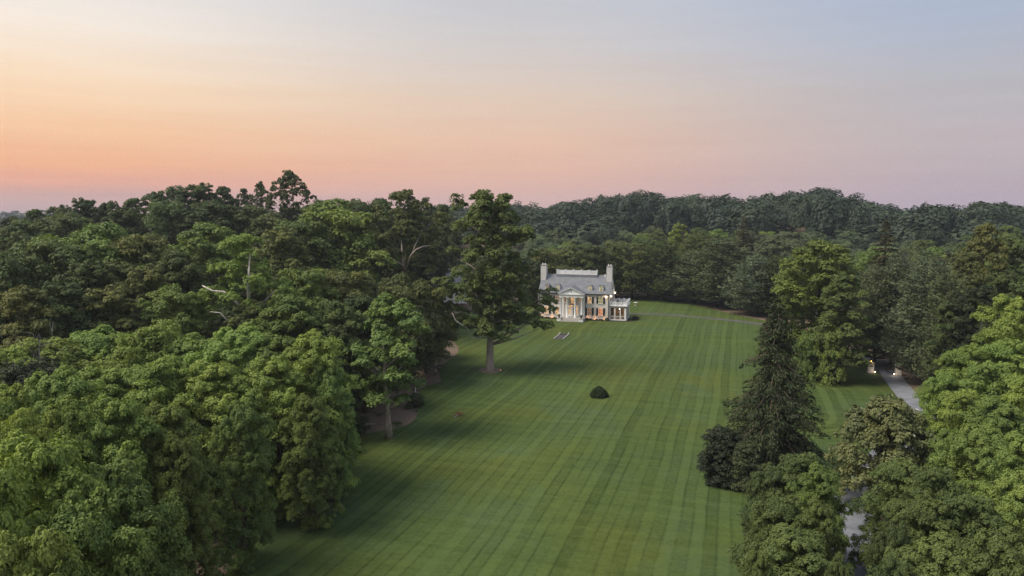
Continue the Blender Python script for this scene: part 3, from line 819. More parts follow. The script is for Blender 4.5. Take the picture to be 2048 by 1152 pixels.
# dormers with round heads
for x, gl in ((-6.88, 'lit_dim'), (-4.1, 'lit_yellow'), (4.1, 'lit_yellow'), (6.88, 'lit_yellow')):
    yf = 0.55; zb = rz(yf) - 0.1; w, hh = 0.52, 1.08
    arc = [(w * math.cos(t), hh + 0.42 * math.sin(t)) for t in np.linspace(0, math.pi, 9)]
    out = [(x + a, zb + b_) for a, b_ in [(-w, 0), (w, 0)] + arc]
    dm = MB().prism(out, yf, yf + 3.0).obj('dormer', M['white'], house)
    wr = 0.36
    arc2 = [(wr * math.cos(t), hh - 0.06 + 0.28 * math.sin(t)) for t in np.linspace(0, math.pi, 9)]
    MB().prism([(x + a, zb + b_) for a, b_ in [(-wr, 0.2), (wr, 0.2)] + arc2], yf - 0.03, yf + 0.02).obj('window', M[gl], dm)
    MB().box(x - wr, x + wr, yf - 0.06, yf - 0.035, zb + 0.68, zb + 0.74).box(x - 0.02, x + 0.02, yf - 0.055, yf - 0.033, zb + 0.2, zb + 0.68).box(x - 0.02, x + 0.02, yf - 0.055, yf - 0.033, zb + 0.74, zb + 1.25).obj('glazing_bars', M['white'], dm)
    arc3 = [((w + 0.07) * math.cos(t), hh + 0.49 * math.sin(t)) for t in np.linspace(0, math.pi, 9)]
    arc4 = [((w + 0.005) * math.cos(t), hh + 0.425 * math.sin(t)) for t in np.linspace(math.pi, 0, 9)]
    MB().prism([(x + a, zb + b_) for a, b_ in arc3 + arc4], yf - 0.08, yf + 2.4).obj('dormer_roof', M['slate'], dm)
# portico
py0 = -2.75; fz = 0.72; ez0, ez1 = 5.85, 6.5
MB().box(-3.35, 3.35, py0 - 0.55, -0.062, -0.4, fz).obj('porch_floor', M['stone'], house)
for i in range(4):
    MB().box(-2.25, 2.25, py0 - 0.55 - 0.36 * (i + 1), py0 - 0.55 - 0.36 * i - 0.003, -0.4, fz - 0.16 * (i + 1) + 0.02).obj('step', M['stone'], house)
for s in (-1, 1):
    a, c = sorted((s * 2.27, s * 3.25))
    ck = MB().box(a, c, py0 - 1.75, py0 - 0.553, -0.4, fz - 0.04).obj('step_cheek', M['white'], house)
    MB().box(a - 0.06, c + 0.06, py0 - 1.81, py0 - 0.554, fz - 0.04, fz + 0.07).obj('coping', M['stone'], ck)
for x in (-2.65, -0.98, 0.98, 2.65):
    z0 = fz
    co = MB().lathe([(0.27, z0 + 0.16), (0.29, z0 + 0.22), (0.25, z0 + 0.28), (0.245, z0 + 1.8), (0.205, ez0 - 0.36), (0.23, ez0 - 0.33), (0.22, ez0 - 0.28), (0.29, ez0 - 0.16)], x, py0, 20).obj('column', M['white'], house, True)
    MB().box(x - 0.33, x + 0.33, py0 - 0.33, py0 + 0.33, z0, z0 + 0.16).obj('base', M['white'], co)
    MB().box(x - 0.33, x + 0.33, py0 - 0.33, py0 + 0.33, ez0 - 0.16, ez0).obj('capital', M['white'], co)
for x in (-2.65, 2.65): MB().box(x - 0.24, x + 0.24, -0.14, -0.004, fz, ez0).obj('pilaster', M['white'], house)
MB().box(-3.0, 3.0, py0 - 0.30, -0.005, ez0, ez1).obj('entablature', M['white'], house)
MB().box(-3.25, 3.25, py0 - 0.52, -0.37, ez1, ez1 + 0.14).obj('portico_cornice', M['white'], house)
pz = ez1 + 0.14; ph = 1.62
MB().prism([(-3.0, pz), (3.0, pz), (0, pz + ph - 0.14)], py0 - 0.28, 1.6).obj('pediment', M['white'], house)
pr = MB()
pr.prism([(-3.36, pz + 0.01), (-3.16, pz - 0.0), (0.0, pz + ph - 0.05), (0.0, pz + ph + 0.12)], py0 - 0.56, 2.2)
pr.prism([(3.36, pz + 0.01), (0.0, pz + ph + 0.12), (0.0, pz + ph - 0.05), (3.16, pz)], py0 - 0.56, 2.2)
pr.obj('portico_roof', M['slate'], house)
for s in (-1, 1):
    MB().prism([(s * 3.36, pz + 0.03), (s * 3.14, pz + 0.03), (0, pz + ph - 0.1), (0, pz + ph + 0.08)][::s], py0 - 0.60, py0 - 0.563).obj('raking_cornice', M['white'], house)
# small emblem in the tympanum
em = MB(); em.box(-0.05, 0.06, py0 - 0.31, py0 - 0.285, pz + 0.46, pz + 0.86); em.box(0.06, 0.16, py0 - 0.31, py0 - 0.285, pz + 0.40, pz + 0.52); em.box(-0.14, -0.05, py0 - 0.31, py0 - 0.285, pz + 0.72, pz + 0.82)
em.obj('pediment_emblem', M['iron'], house)
# door with side lights and elliptical fan light
dz = fz
el = [(1.42 * math.cos(t), 2.25 + 0.95 * math.sin(t)) for t in np.linspace(0, math.pi, 17)]
MB().prism([(a, dz + b_) for a, b_ in [(-1.42, 0), (1.42, 0)] + el], -0.075, -0.004).obj('door_surround', M['white'], house)
el = [(1.22 * math.cos(t), 2.34 + 0.72 * math.sin(t)) for t in np.linspace(0, math.pi, 17)]
fan = MB().prism([(a, dz + b_) for a, b_ in el], -0.10, -0.078).obj('fan_light', M['lit_warm'], house)
fb = MB()
for t in np.linspace(0, math.pi, 9)[1:-1]:
    fb.tube([(0.2 * math.cos(t), -0.11, dz + 2.36 + 0.1 * math.sin(t)), (1.2 * math.cos(t), -0.11, dz + 2.34 + 0.7 * math.sin(t))], 0.02, 4)
fb.obj('fan_bars', M['white'], fan)
door = MB().box(-0.52, 0.52, -0.12, -0.078, dz + 0.02, dz + 2.2).obj('door', M['white'], house)
MB().box(0.02, 0.46, -0.135, -0.122, dz + 0.25, dz + 2.05).obj('open_leaf', M['dark_glass'], door)
MB().box(-0.44, -0.06, -0.135, -0.122, dz + 1.0, dz + 2.05).obj('door_panel', M['white'], door)
for s in (-1, 1):
    a, c = sorted((s * 0.66, s * 1.16)); MB().box(a, c, -0.10, -0.078, dz + 0.5, dz + 2.1).obj('side_light', M['lit_warm'], house)
# upper portico windows and iron balconet
window(house, 0.0, 3.85, 5.6, 1.25, 'lit_warm', shutters=False)
window(house, 1.85, 4.15, 5.5, 0.8, 'lit_dim', shutters=False)
window(house, -1.85, 4.15, 5.5, 0.8, 'lit_dim', shutters=False)
bl = MB(); bl.box(-0.85, 0.85, -0.75, -0.15, 3.62, 3.70); bl.box(-0.85, 0.85, -0.75, -0.71, 4.42, 4.47)
for k in range(13): xx = -0.84 + 0.14 * k; bl.box(xx - 0.012, xx + 0.012, -0.74, -0.715, 3.70, 4.42)
for s in (-1, 1): bl.box(s * 0.85 - 0.02, s * 0.85 + 0.02, -0.708, -0.15, 4.42, 4.47)
bl.obj('balconet', M['iron'], house)
# right end wall windows
def end_window(y, z0, z1, w, glow):
    x = HW
    win = MB().box(x - 0.02, x + 0.03, y - w / 2, y + w / 2, z0, z1).obj('window', M[glow], house)
    f = MB().box(x - 0.02, x + 0.075, y - w / 2 - 0.09, y - w / 2, z0, z1 + 0.09).box(x - 0.02, x + 0.075, y + w / 2, y + w / 2 + 0.09, z0, z1 + 0.09).box(x - 0.02, x + 0.075, y - w / 2, y + w / 2, z1, z1 + 0.09)
    f.box(x + 0.032, x + 0.05, y - w / 2, y + w / 2, (z0 + z1) / 2 - 0.03, (z0 + z1) / 2 + 0.03); f.obj('frame', M['white'], win)
    for s in (-1, 1):
        a, c = sorted((y + s * (w / 2 + 0.1), y + s * (w / 2 + 0.55))); MB().box(x + 0.02, x + 0.09, a, c, z0, z1 + 0.04).obj('shutter', M['black'], house)
end_window(2.6, 3.75, 5.75, 1.0, 'lit_dim'); end_window(6.9, 3.75, 5.75, 1.0, 'lit_dim'); end_window(RM + 0.8, 7.3, 8.6, 0.7, 'lit_dim')

# flood lights under the eaves (lit)
def wall_lamp(x, y, z, label, nx, ny, e=9):
    t = empty('wall_lamp', (0, 0, 0)); t.parent = None
    c, s = math.cos(-R_(HOUSE_YAW)), math.sin(-R_(HOUSE_YAW))
    t.location = (HX + x * c - y * s, HY + x * s + y * c, z); t.rotation_euler = (0, 0, -R_(HOUSE_YAW))
    tag(t, label, 'lamp', 'lit lamps on the mansion walls')
    MB().box(-0.06 - abs(ny) * 0.02, 0.06, -0.06, 0.06, -0.1, 0.1).obj('bracket', M['iron'], t)
    MB().lathe([(0.03, -0.16), (0.15, -0.13), (0.17, 0.0), (0.14, 0.13), (0.03, 0.16)], nx * 0.2, ny * 0.2, 12).obj('bulb', M['bulb'], t, True)
    lamp_light(t, (nx * 0.48, ny * 0.48, -0.06), e)
wall_lamp(8.25, -0.075, 5.9, 'lit round lamp high on the mansion front beside its end downspout', 0, -1)
wall_lamp(HW + 0.085, 0.9, 5.95, 'lit round lamp on the mansion end wall near the front corner', 1, 0)
wall_lamp(HW + 0.085, 8.3, 6.05, 'lit round lamp on the mansion end wall near the back corner', 1, 0)

# glazed porch with roof deck on the right end
SX0, SX1, SY0, SY1, SZ = HW + 0.004, HW + 4.15, 0.35, 7.2, 3.15
def part(name, mb, mat, parent=house): return mb.obj(name, M[mat], parent)
porch = part('glazed_porch', MB().box(SX0, SX1, SY0, SY1, -0.4, 0.32), 'white')
part('porch_wall', MB().box(SX0, SX0 + 0.10, SY0 + 0.1, SY1, 0.32, SZ), 'wood', porch)
part('porch_back', MB().box(SX0 + 0.1, SX1 - 0.2, SY1 - 0.12, SY1, 0.32, SZ), 'lit_room', porch)
part('porch_ceiling', MB().box(SX0, SX1, SY0, SY1, SZ, SZ + 0.28), 'white', porch)
part('porch_fascia', MB().box(SX0, SX1 + 0.22, SY0 - 0.22, SY1 + 0.2, SZ + 0.28, SZ + 0.42), 'copper', porch)
part('porch_cornice', MB().box(SX0, SX1 + 0.25, SY0 - 0.25, SY1 + 0.22, SZ + 0.42, SZ + 0.55), 'white', porch)
for x in (SX0 + 0.14, SX0 + 1.32, SX0 + 2.68, SX1 - 0.26):
    wd = 0.13 if x < SX1 - 0.5 else 0.25
    part('porch_post', MB().box(x - wd, x + wd, SY0, SY0 + 0.18, 0.32, SZ), 'white', porch)
for k, y in enumerate((SY0 + 2.0, SY0 + 3.9, SY0 + 5.6, SY1 - 0.16)):
    part('porch_post', MB().box(SX1 - 0.2, SX1, y - 0.15, y + 0.15, 0.32, SZ), 'white', porch)
for a, c in ((SX0 + 0.27, SX0 + 1.19), (SX0 + 1.45, SX0 + 2.55), (SX0 + 2.81, SX1 - 0.51)):
    part('transom', MB().box(a, c, SY0 + 0.03, SY0 + 0.13, 1.02, 1.14), 'white', porch)
gm, gnt = new_mat('porch_glass'); gb = NB(gnt)
tr = gb.n('ShaderNodeBsdfTransparent'); tr.inputs[0].default_value = c4(0.72, 0.74, 0.76)
gl_ = gb.n('ShaderNodeBsdfGlossy'); gl_.inputs['Roughness'].default_value = 0.03
fm = gb.n('ShaderNodeMixShader'); fr_ = gb.n('ShaderNodeFresnel'); fr_.inputs[0].default_value = 1.5
gnt.links.new(fr_.outputs[0], fm.inputs[0]); gnt.links.new(tr.outputs[0], fm.inputs[1]); gnt.links.new(gl_.outputs[0], fm.inputs[2]); gb.out(fm.outputs[0])
M['glass'] = gm
for a, c in ((SX0 + 0.27, SX0 + 1.19), (SX0 + 1.45, SX0 + 2.55), (SX0 + 2.81, SX1 - 0.51)):
    for z0, z1 in ((0.34, 1.02), (1.14, SZ)): part('pane', MB().box(a, c, SY0 + 0.06, SY0 + 0.075, z0, z1), 'glass', porch)
for y0, y1 in ((SY0 + 0.18, SY0 + 1.85), (SY0 + 2.15, SY0 + 3.75), (SY0 + 4.05, SY0 + 5.45)):
    part('pane', MB().box(SX1 - 0.08, SX1 - 0.065, y0, y1, 0.34, SZ), 'glass', porch)
zb = SZ + 0.55
balustrade(house, (SX0 + 0.2, SY0 - 0.05, 0), (SX1 + 0.05, SY0 - 0.05, 0), zb, 0.95, 3, bal=0.05, gap=0.17)
balustrade(house, (SX1 + 0.05, SY0 + 0.17, 0), (SX1 + 0.05, SY1, 0), zb, 0.95, 4, bal=0.05, gap=0.17)
balustrade(house, (SX0 + 0.2, SY1 + 0.05, 0), (SX1 - 0.15, SY1 + 0.05, 0), zb, 0.95, 3, bal=0.05, gap=0.17)
def hw(x, y, z=0.0):
    c, s = math.cos(R_(HOUSE_YAW)), math.sin(R_(HOUSE_YAW))
    return (HX + x * c + y * s, HY - x * s + y * c, z)
pl = empty('pendant_lamp', hw(SX0 + 2.2, 3.0, SZ)); tag(pl, 'lit pendant lamp hanging inside the glazed porch', 'lamp')
MB().tube([(0, 0, 0), (0, 0, -0.42)], 0.02, 5).obj('cord', M['iron'], pl)
MB().lathe([(0.05, -0.72), (0.17, -0.66), (0.19, -0.55), (0.05, -0.42)], 0, 0, 10).obj('bulb', M['bulb'], pl, True)
lamp_light(pl, (0, 0, -1.0), 26)
# deck furniture: table and chairs
zt = zb + 0.02
tb = empty('patio_table', hw(SX0 + 2.0, 3.3, zt - 0.02), -R_(HOUSE_YAW)); tag(tb, 'dark patio table on the porch roof deck behind the white balustrade', 'table')
MB().box(-0.9, 0.9, -0.45, 0.45, 0.70, 0.75).obj('table_top', M['black'], tb)
for a in (-0.8, 0.8):
    for c in (-0.36, 0.36): MB().box(a - 0.03, a + 0.03, c - 0.03, c + 0.03, 0, 0.70).obj('leg', M['black'], tb)
def patio_chair(x, y, rz_):
    t = empty('patio_chair', hw(x, y, zt - 0.02), -R_(HOUSE_YAW) + rz_); tag(t, 'dark patio chair drawn up to the table on the porch roof deck', 'chair', 'patio chairs on the roof deck')
    MB().box(-0.24, 0.24, -0.24, 0.24, 0.42, 0.47).obj('seat', M['black'], t)
    MB().box(-0.24, 0.24, 0.20, 0.245, 0.47, 0.95).obj('backrest', M['black'], t)
    for a in (-0.21, 0.21):
        for c in (-0.21, 0.21): MB().box(a - 0.02, a + 0.02, c - 0.02, c + 0.02, 0, 0.42).obj('leg', M['black'], t)
for x, y, q in ((1.5, 2.5, math.pi), (2.5, 2.5, math.pi), (1.5, 4.1, 0)): patio_chair(SX0 + x, y, q)

# planting bed and up-lights along the front
bed = MB(); xs = np.linspace(-9.4, 9.3, 20)
def sheet(name, pts, zoff, mat, label=None, cat=None):
    P = smooth_loop(np.array(pts, float), 2); c = P.mean(0)
    V = [(c[0], c[1], float(H(*c)) + zoff)] + [(p[0], p[1], float(H(*p)) + zoff) for p in P]
    n = len(P)
    o = link(bpy.data.objects.new(name, np_mesh(name, V, np.array([(0, 1 + i, 1 + (i + 1) % n) for i in range(n)]), mat)))
    return tag(o, label, cat, kind='structure')
def hpoly(pts): return [hw(a, b)[:2] for a, b in pts]
sheet('planting_bed', hpoly([(3.5, 0.3), (3.5, -1.2), (6, -1.35), (9.2, -1.3), (10.5, -0.9), (13.3, -1.0), (15.4, 0.5), (15.9, 3.5), (14.8, 5.0), (13.0, 5.0), (9, 3)]), 0.03, M['dark_mulch'], 'dark mulch bed along the mansion front and porch', 'planting bed')
sheet('planting_bed', hpoly([(-3.5, 0.3), (-3.5, -1.2), (-6, -1.35), (-9.4, -1.3), (-9.8, 0.5), (-6, 1.5)]), 0.03, M['dark_mulch'], 'dark mulch bed along the mansion front behind the tall tree', 'planting bed')
for i, x in enumerate((-7.9, -5.4, 3.75, 5.5, 7.9)):
    t = empty('ground_uplight', hw(x, -0.62, 0.04), -R_(HOUSE_YAW)); tag(t, 'small lit uplight on the ground against the white mansion front', 'lamp', 'uplights along the mansion front')
    MB().lathe([(0.07, 0), (0.07, 0.12), (0.10, 0.16), (0.10, 0.2)], 0, 0, 8).obj('housing', M['iron'], t)
    MB().lathe([(0.085, 0.201), (0.06, 0.235)], 0, 0, 8).obj('bulb', M['bulb_orange'], t)
    lamp_light(t, (0, 0.12, 0.36), 7.5, (1.0, 0.45, 0.16), 0.04)

# flight of brick steps let into the lawn bank
sx_, sy_ = ground(1123, 664.5)
st = empty('garden_steps', (sx_, sy_, 0), -R_(HOUSE_YAW)); tag(st, 'dark brick garden steps between two white kerbs in the lawn bank', 'steps')
nst = 8; c_, s_h = math.cos(R_(HOUSE_YAW)), math.sin(R_(HOUSE_YAW))
def zl(y): return float(H(sx_ + y * s_h, sy_ + y * c_))
for i in range(nst):
    y0 = -3.2 + 6.4 * i / nst; zz = zl(y0 + 0.4) + 0.06
    MB().box(-0.92, 0.92, y0, y0 + 6.4 / nst - 0.004, zz - 0.5, zz).obj('step', M['brickred'], st)
for s in (-1, 1):
    m = MB(); P = []
    for i in range(nst + 1):
        y0 = -3.3 + 6.6 * i / nst; zz = zl(y0) + 0.16
        P += [(s * 0.93, y0, zz), (s * 1.10, y0, zz), (s * 1.10, y0, zz - 0.6), (s * 0.93, y0, zz - 0.6)]
    Fc = []
    for i in range(nst):
        for k in range(4): Fc.append((i * 4 + k, i * 4 + (k + 1) % 4, i * 4 + 4 + (k + 1) % 4, i * 4 + 4 + k))
    Fc += [(0, 1, 2, 3), (nst * 4 + 3, nst * 4 + 2, nst * 4 + 1, nst * 4)]
    m.poly(P, Fc).obj('kerb', M['stone'], st)

# bird bath on the far lawn
bx, by = ground(1271, 611)
bb_ = empty('bird_bath', (bx, by, float(H(bx, by)))); tag(bb_, 'pale stone bird bath on the lawn beyond the roof deck', 'bird bath')
MB().lathe([(0.34, 0), (0.34, 0.1), (0.16, 0.2), (0.13, 0.62), (0.2, 0.7)], 0, 0, 12).obj('pedestal', M['stone'], bb_)
MB().lathe([(0.2, 0.7), (0.55, 0.82), (0.58, 0.92), (0.5, 0.9), (0.3, 0.83)], 0, 0, 14).obj('basin', M['white'], bb_)

# ------------------------------------------------------------------ entrance gate
def pillar(px, py, label, lantern, rz_):
    x, y = ground(px, py); z = float(H(x, y))
    t = empty('gate_pillar', (x, y, z), rz_); tag(t, label, 'gate pillar', 'gate pillars')
    MB().box(-0.50, 0.50, -0.50, 0.50, -0.3, 0.14).obj('base', M['gate_stone'], t)
    MB().box(-0.44, 0.44, -0.44, 0.44, 0.14, 1.62).obj('shaft', M['gate_stone'], t)
    MB().box(-0.52, 0.52, -0.52, 0.52, 1.62, 1.74).box(-0.46, 0.46, -0.46, 0.46, 1.74, 1.80).obj('cap', M['stone'], t)
    MB().box(-0.22, 0.22, -0.465, -0.442, 1.12, 1.30).obj('number_plaque', M['black'], t)
    if lantern:
        l = MB().box(-0.13, 0.13, -0.13, 0.13, 1.80, 1.86); l.lathe([(0.19, 2.24), (0.05, 2.40), (0.03, 2.46)], 0, 0, 4)
        for a in (-0.11, 0.11):
            for c in (-0.11, 0.11): l.box(a - 0.012, a + 0.012, c - 0.012, c + 0.012, 1.86, 2.24)
        l = l.obj('lantern', M['iron'], t)
        MB().lathe([(0.05, 1.88), (0.075, 2.0), (0.05, 2.14)], 0, 0, 8).obj('bulb', M['bulb_orange'], l)
        lamp_light(t, (0, -0.5, 2.1), 9, (1.0, 0.6, 0.25))
    return x, y, z
M['gate_stone'] = plain('gate_stone', (0.74, 0.70, 0.66), 0.85, 0.2, 0.2, 3.0, bump=0.3)
gx0, gy0, gz0 = pillar(1741, 745, 'pale stone gate pillar carrying a lit lantern and dark number plaque', True, -0.3)
gx1, gy1, gz1 = pillar(1796, 750, 'pale stone gate pillar without a lantern, tucked under the pine', False, -0.3)
for px, py, lb in ((1750, 747, 'small lit ground lamp at the foot of the lantern pillar'), (1788, 751, 'small lit ground lamp at the foot of the gate pillar under the pine')):
    x, y = ground(px, py); t = empty('ground_lamp', (x, y, float(H(x, y)))); tag(t, lb, 'lamp', 'ground lamps at the gate')
    MB().lathe([(0.05, 0), (0.05, 0.16), (0.09, 0.2), (0.09, 0.24)], 0, 0, 8).obj('housing', M['iron'], t)
    MB().lathe([(0.08, 0.241), (0.09, 0.30), (0.05, 0.34)], 0, 0, 8).obj('bulb', M['bulb'], t)
    lamp_light(t, (-0.25, -0.6, 0.5), 12, (1.0, 0.78, 0.55))
# open iron gate leaf swung back behind the right-hand pillar
gt = empty('gate_leaf', (gx1 - 0.62, gy1 + 0.2, gz1), R_(100)); tag(gt, 'dark iron gate leaf standing open beside the drive', 'gate')
m = MB().box(0, 0.06, -0.03, 0.03, 0.08, 1.6).box(1.9, 1.96, -0.03, 0.03, 0.08, 1.6).box(0.06, 1.9, -0.02, 0.02, 0.12, 0.2).box(0.06, 1.9, -0.02, 0.02, 1.4, 1.48)
m.obj('gate_frame', M['iron'], gt)
for k in range(14): MB().box(0.13 + 0.13 * k, 0.16 + 0.13 * k, -0.012, 0.012, 0.2, 1.4).obj('gate_bar', M['iron'], gt)

# ------------------------------------------------------------------ neighbouring houses glimpsed through the trees
def cottage(px, py, r, w, d, eave, ridge, roofm, wallm, glow, rz_, label):
    x, y, _ = at_dist(px, py, r)
    z = float(H(x, y)); t = empty('neighbour_house', (x, y, z), rz_); tag(t, label, 'house', 'neighbouring houses behind the trees')
    MB().prismx([(0, -0.5), (d, -0.5), (d, eave), (d / 2, ridge - 0.2), (0, eave)], -w / 2, w / 2).obj('wall', M[wallm], t)
    s = (ridge - eave) / (d / 2)
    MB().prismx([(-0.4, eave - 0.4 * s), (d / 2, ridge - 0.18), (d + 0.4, eave - 0.4 * s), (d + 0.4, eave - 0.4 * s + 0.2), (d / 2, ridge), (-0.4, eave - 0.4 * s + 0.2)], -w / 2 - 0.3, w / 2 + 0.3).obj('roof', M[roofm], t)
    n = max(2, int(w / 3))
    for i in range(n):
        xx = -w / 2 + w * (i + 0.5) / n
        wn_ = MB().box(xx - 0.5, xx + 0.5, -0.05, 0.02, 1.0, 2.4).obj('window', M[glow if i % 2 == 0 else 'dark_glass'], t)
        MB().box(xx - 0.6, xx - 0.5, -0.07, 0.02, 0.95, 2.5).box(xx + 0.5, xx + 0.6, -0.07, 0.02, 0.95, 2.5).box(xx - 0.5, xx + 0.5, -0.07, 0.02, 2.4, 2.5).obj('frame', M['white'], wn_)
    return t
cottage(1300, 575, 232, 13, 8, 4.0, 7.0, 'teal_roof', 'brick_paint', 'lit_yellow', -0.2, 'pale house with a teal roof glimpsed between the pine trunks')
cottage(1590, 590, 190, 12, 8, 5.2, 8.0, 'grey_roof', 'white', 'lit_warm', -0.45, 'white house with lit windows glimpsed behind the round maple')
cottage(880, 560, 190, 15, 9, 5.5, 9.0, 'grey_roof', 'white', 'lit_dim', 0.15, 'white house with grey roof glimpsed behind the tall lawn tree')
# ------------------------------------------------------------------ the tall tree standing alone on the lawn
def lobes_to_clumps(rng, lobes, n_per, rc):
    C, RC = [], []
    for (x, y, z, r, rzv) in lobes:
        for _ in range(max(3, int(n_per * (r / 3.0) ** 2))):
            d = unit(rng, 1)[0]
            q = rng.uniform(0.45, 0.95)
            C.append((x + d[0] * r * q, y + d[1] * r * q, z + d[2] * rzv * q)); RC.append(rc * rng.uniform(0.7, 1.25))
    return np.array(C), np.array(RC)
rng = np.random.default_rng(400)
tx, ty = ground(980, 741); tz = float(H(tx, ty))
lone = empty('lone_tree', (tx, ty, tz - 0.1)); tag(lone, 'very tall dark green tree standing alone on the lawn in a mulch ring', 'tree')
def lz(py):
    d = ray(980, py); k = math.hypot(tx, ty) / math.hypot(d[0], d[1]); return CAM_Z + d[2] * k - tz
def lx(px, py):
    k = ty * CP + (CAM_Z - lz(py) - tz) * SP
    return (px - 980) * k / FPX
lobes = []
for px, py, wpx, hpx in [(972, 390, 50, 44), (950, 412, 70, 50), (1000, 412, 76, 50), (978, 408, 70, 56), (925, 408, 34, 36), (1020, 402, 40, 28), (985, 425, 96, 46), (945, 450, 80, 60), (1020, 462, 96, 60), (975, 500, 110, 70), (1035, 500, 70, 60), (925, 520, 70, 66),
                         (1000, 548, 120, 60), (1040, 545, 56, 50), (915, 572, 80, 60), (965, 590, 110, 66), (1030, 600, 90, 60), (1075, 606, 60, 56), (900, 622, 64, 44), (950, 640, 96, 50), (1010, 648, 90, 52),
                         (1060, 645, 70, 46), (985, 664, 60, 28), (1088, 590, 40, 44), (1096, 618, 44, 50), (1084, 650, 44, 50), (885, 585, 50, 50)]:
    rr = wpx / 2 * ty / FPX * 1.12
    side = rng.uniform(-0.5, 0.5)
    lobes.append((lx(px, py), side * rr - 0.5, lz(py), rr, hpx / 2 * ty / FPX))
    if wpx > 75: lobes.append((lx(px, py) * 0.6, 3.0 + rng.uniform(-.5, 1.5), lz(py) + rng.uniform(-.5, .5), rr * 0.85, hpx / 2 * ty / FPX)); lobes.append((lx(px, py) * 0.55, -3.2, lz(py) - 0.5, rr * 0.7, hpx / 2 * ty / FPX))
C, RC = lobes_to_clumps(rng, lobes, 6.0, 1.05)
me = crown_mesh('crown', rng, C, RC, 12, 26, 0.38, M['leaf'], flat=0.85, trad=0.45)
cr = link(bpy.data.objects.new('crown', me), lone); cr.color = (0.118, 0.168, 0.054, 1)
mb = MB()
zt_ = lz(392)
tp = [(0, 0, -0.3), (0.0, 0, 0.5), (0.05, 0, 5), (0.3, 0.1, 10), (-0.1, 0.2, 16), (0.2, 0, 22), (-0.2, 0, zt_)]
mb.tube(tp, [0.98, 0.72, 0.58, 0.5, 0.38, 0.22, 0.05], 12)
for l in lobes:
    z0 = max(4.6, min(l[2] - math.hypot(l[0], l[1]) * 0.55, zt_ - 2)); b0 = (0.05, 0, z0)
    mb.tube([b0, (l[0] * 0.5, l[1] * 0.5, z0 + (l[2] - z0) * 0.4), l[:3]], [0.20, 0.13, 0.04], 6)
mb.obj('trunk', M['grey_bark'], lone, True)
# bare pale limb low on the left
mb = MB().tube([(-0.4, -1.2, lz(672)), (lx(945, 668), -2.8, lz(668)), (lx(936, 645), -3.4, lz(648)), (lx(915, 628), -3.6, lz(634)), (lx(908, 612), -3.4, lz(618))], [0.16, 0.14, 0.12, 0.10, 0.05], 7)
mb.obj('bare_limb', M['white_bark'], lone, True)
tag(sheet('mulch_ring', [(tx + 2.1 * math.cos(a) * (1 + 0.12 * math.sin(3 * a)), ty + 2.3 * math.sin(a)) for a in np.linspace(0, 2 * math.pi, 14, endpoint=False)], 0.03, M['mulch'], 'round brown mulch ring under the tall lawn tree', 'mulch ring'))
x, y = ground(1001, 743); t = empty('ground_lamp', (x, y, float(H(x, y)))); tag(t, 'small lit ground lamp at the edge of the mulch ring', 'lamp')
MB().lathe([(0.06, 0), (0.06, 0.14), (0.1, 0.18), (0.1, 0.22)], 0, 0, 8).obj('housing', M['iron'], t)
MB().lathe([(0.09, 0.221), (0.08, 0.29), (0.04, 0.32)], 0, 0, 8).obj('bulb', M['bulb_dim'], t)

# ------------------------------------------------------------------ sycamore with bare white limbs
rng = np.random.default_rng(410)
def custom_tree(name, label, px0, r, lobes_px, limbs_px, rc, n_per, leaf, tint, barkm, per=26, tufts=12, cat='tree', trunk_r=0.4, group=None):
    x, y, _ = at_dist(px0, 600, r); z = float(H(x, y))
    t = empty(name, (x, y, z - 0.1)); tag(t, label, cat, group)
    def loc(px, py, dy=0.0):
        d = ray(px, py); k = (y + dy) / d[1]
        return np.array((d[0] * k - x, dy, CAM_Z + d[2] * k - z))
    lob = []
    for (px, py, w, h, dy) in lobes_px:
        p = loc(px, py, dy); lob.append((*p, w / 2 * (y + dy) / FPX, h / 2 * (y + dy) / FPX))
    C, RC = lobes_to_clumps(rng, lob, n_per, rc)
    cr = link(bpy.data.objects.new('crown', crown_mesh('crown', rng, C, RC, tufts, per, leaf, M['leaf'], trad=0.42)), t); cr.color = (*TINT[tint], 1)
    mb = MB()
    for pts, r0, r1 in limbs_px:
        P = [loc(*q) if q[1] < 1e8 else (0, 0, 0) for q in pts]
        mb.tube(P, list(np.linspace(r0, r1, len(P))), 7)
    mb.tube([(0, 0, -0.3), (0, 0, 1), loc(*limbs_px[0][0][0])], [trunk_r * 1.3, trunk_r, trunk_r * 0.9], 8)
    mb.obj('trunk', M[barkm], t, True)
    TREES.append((x, y, 6)); return t
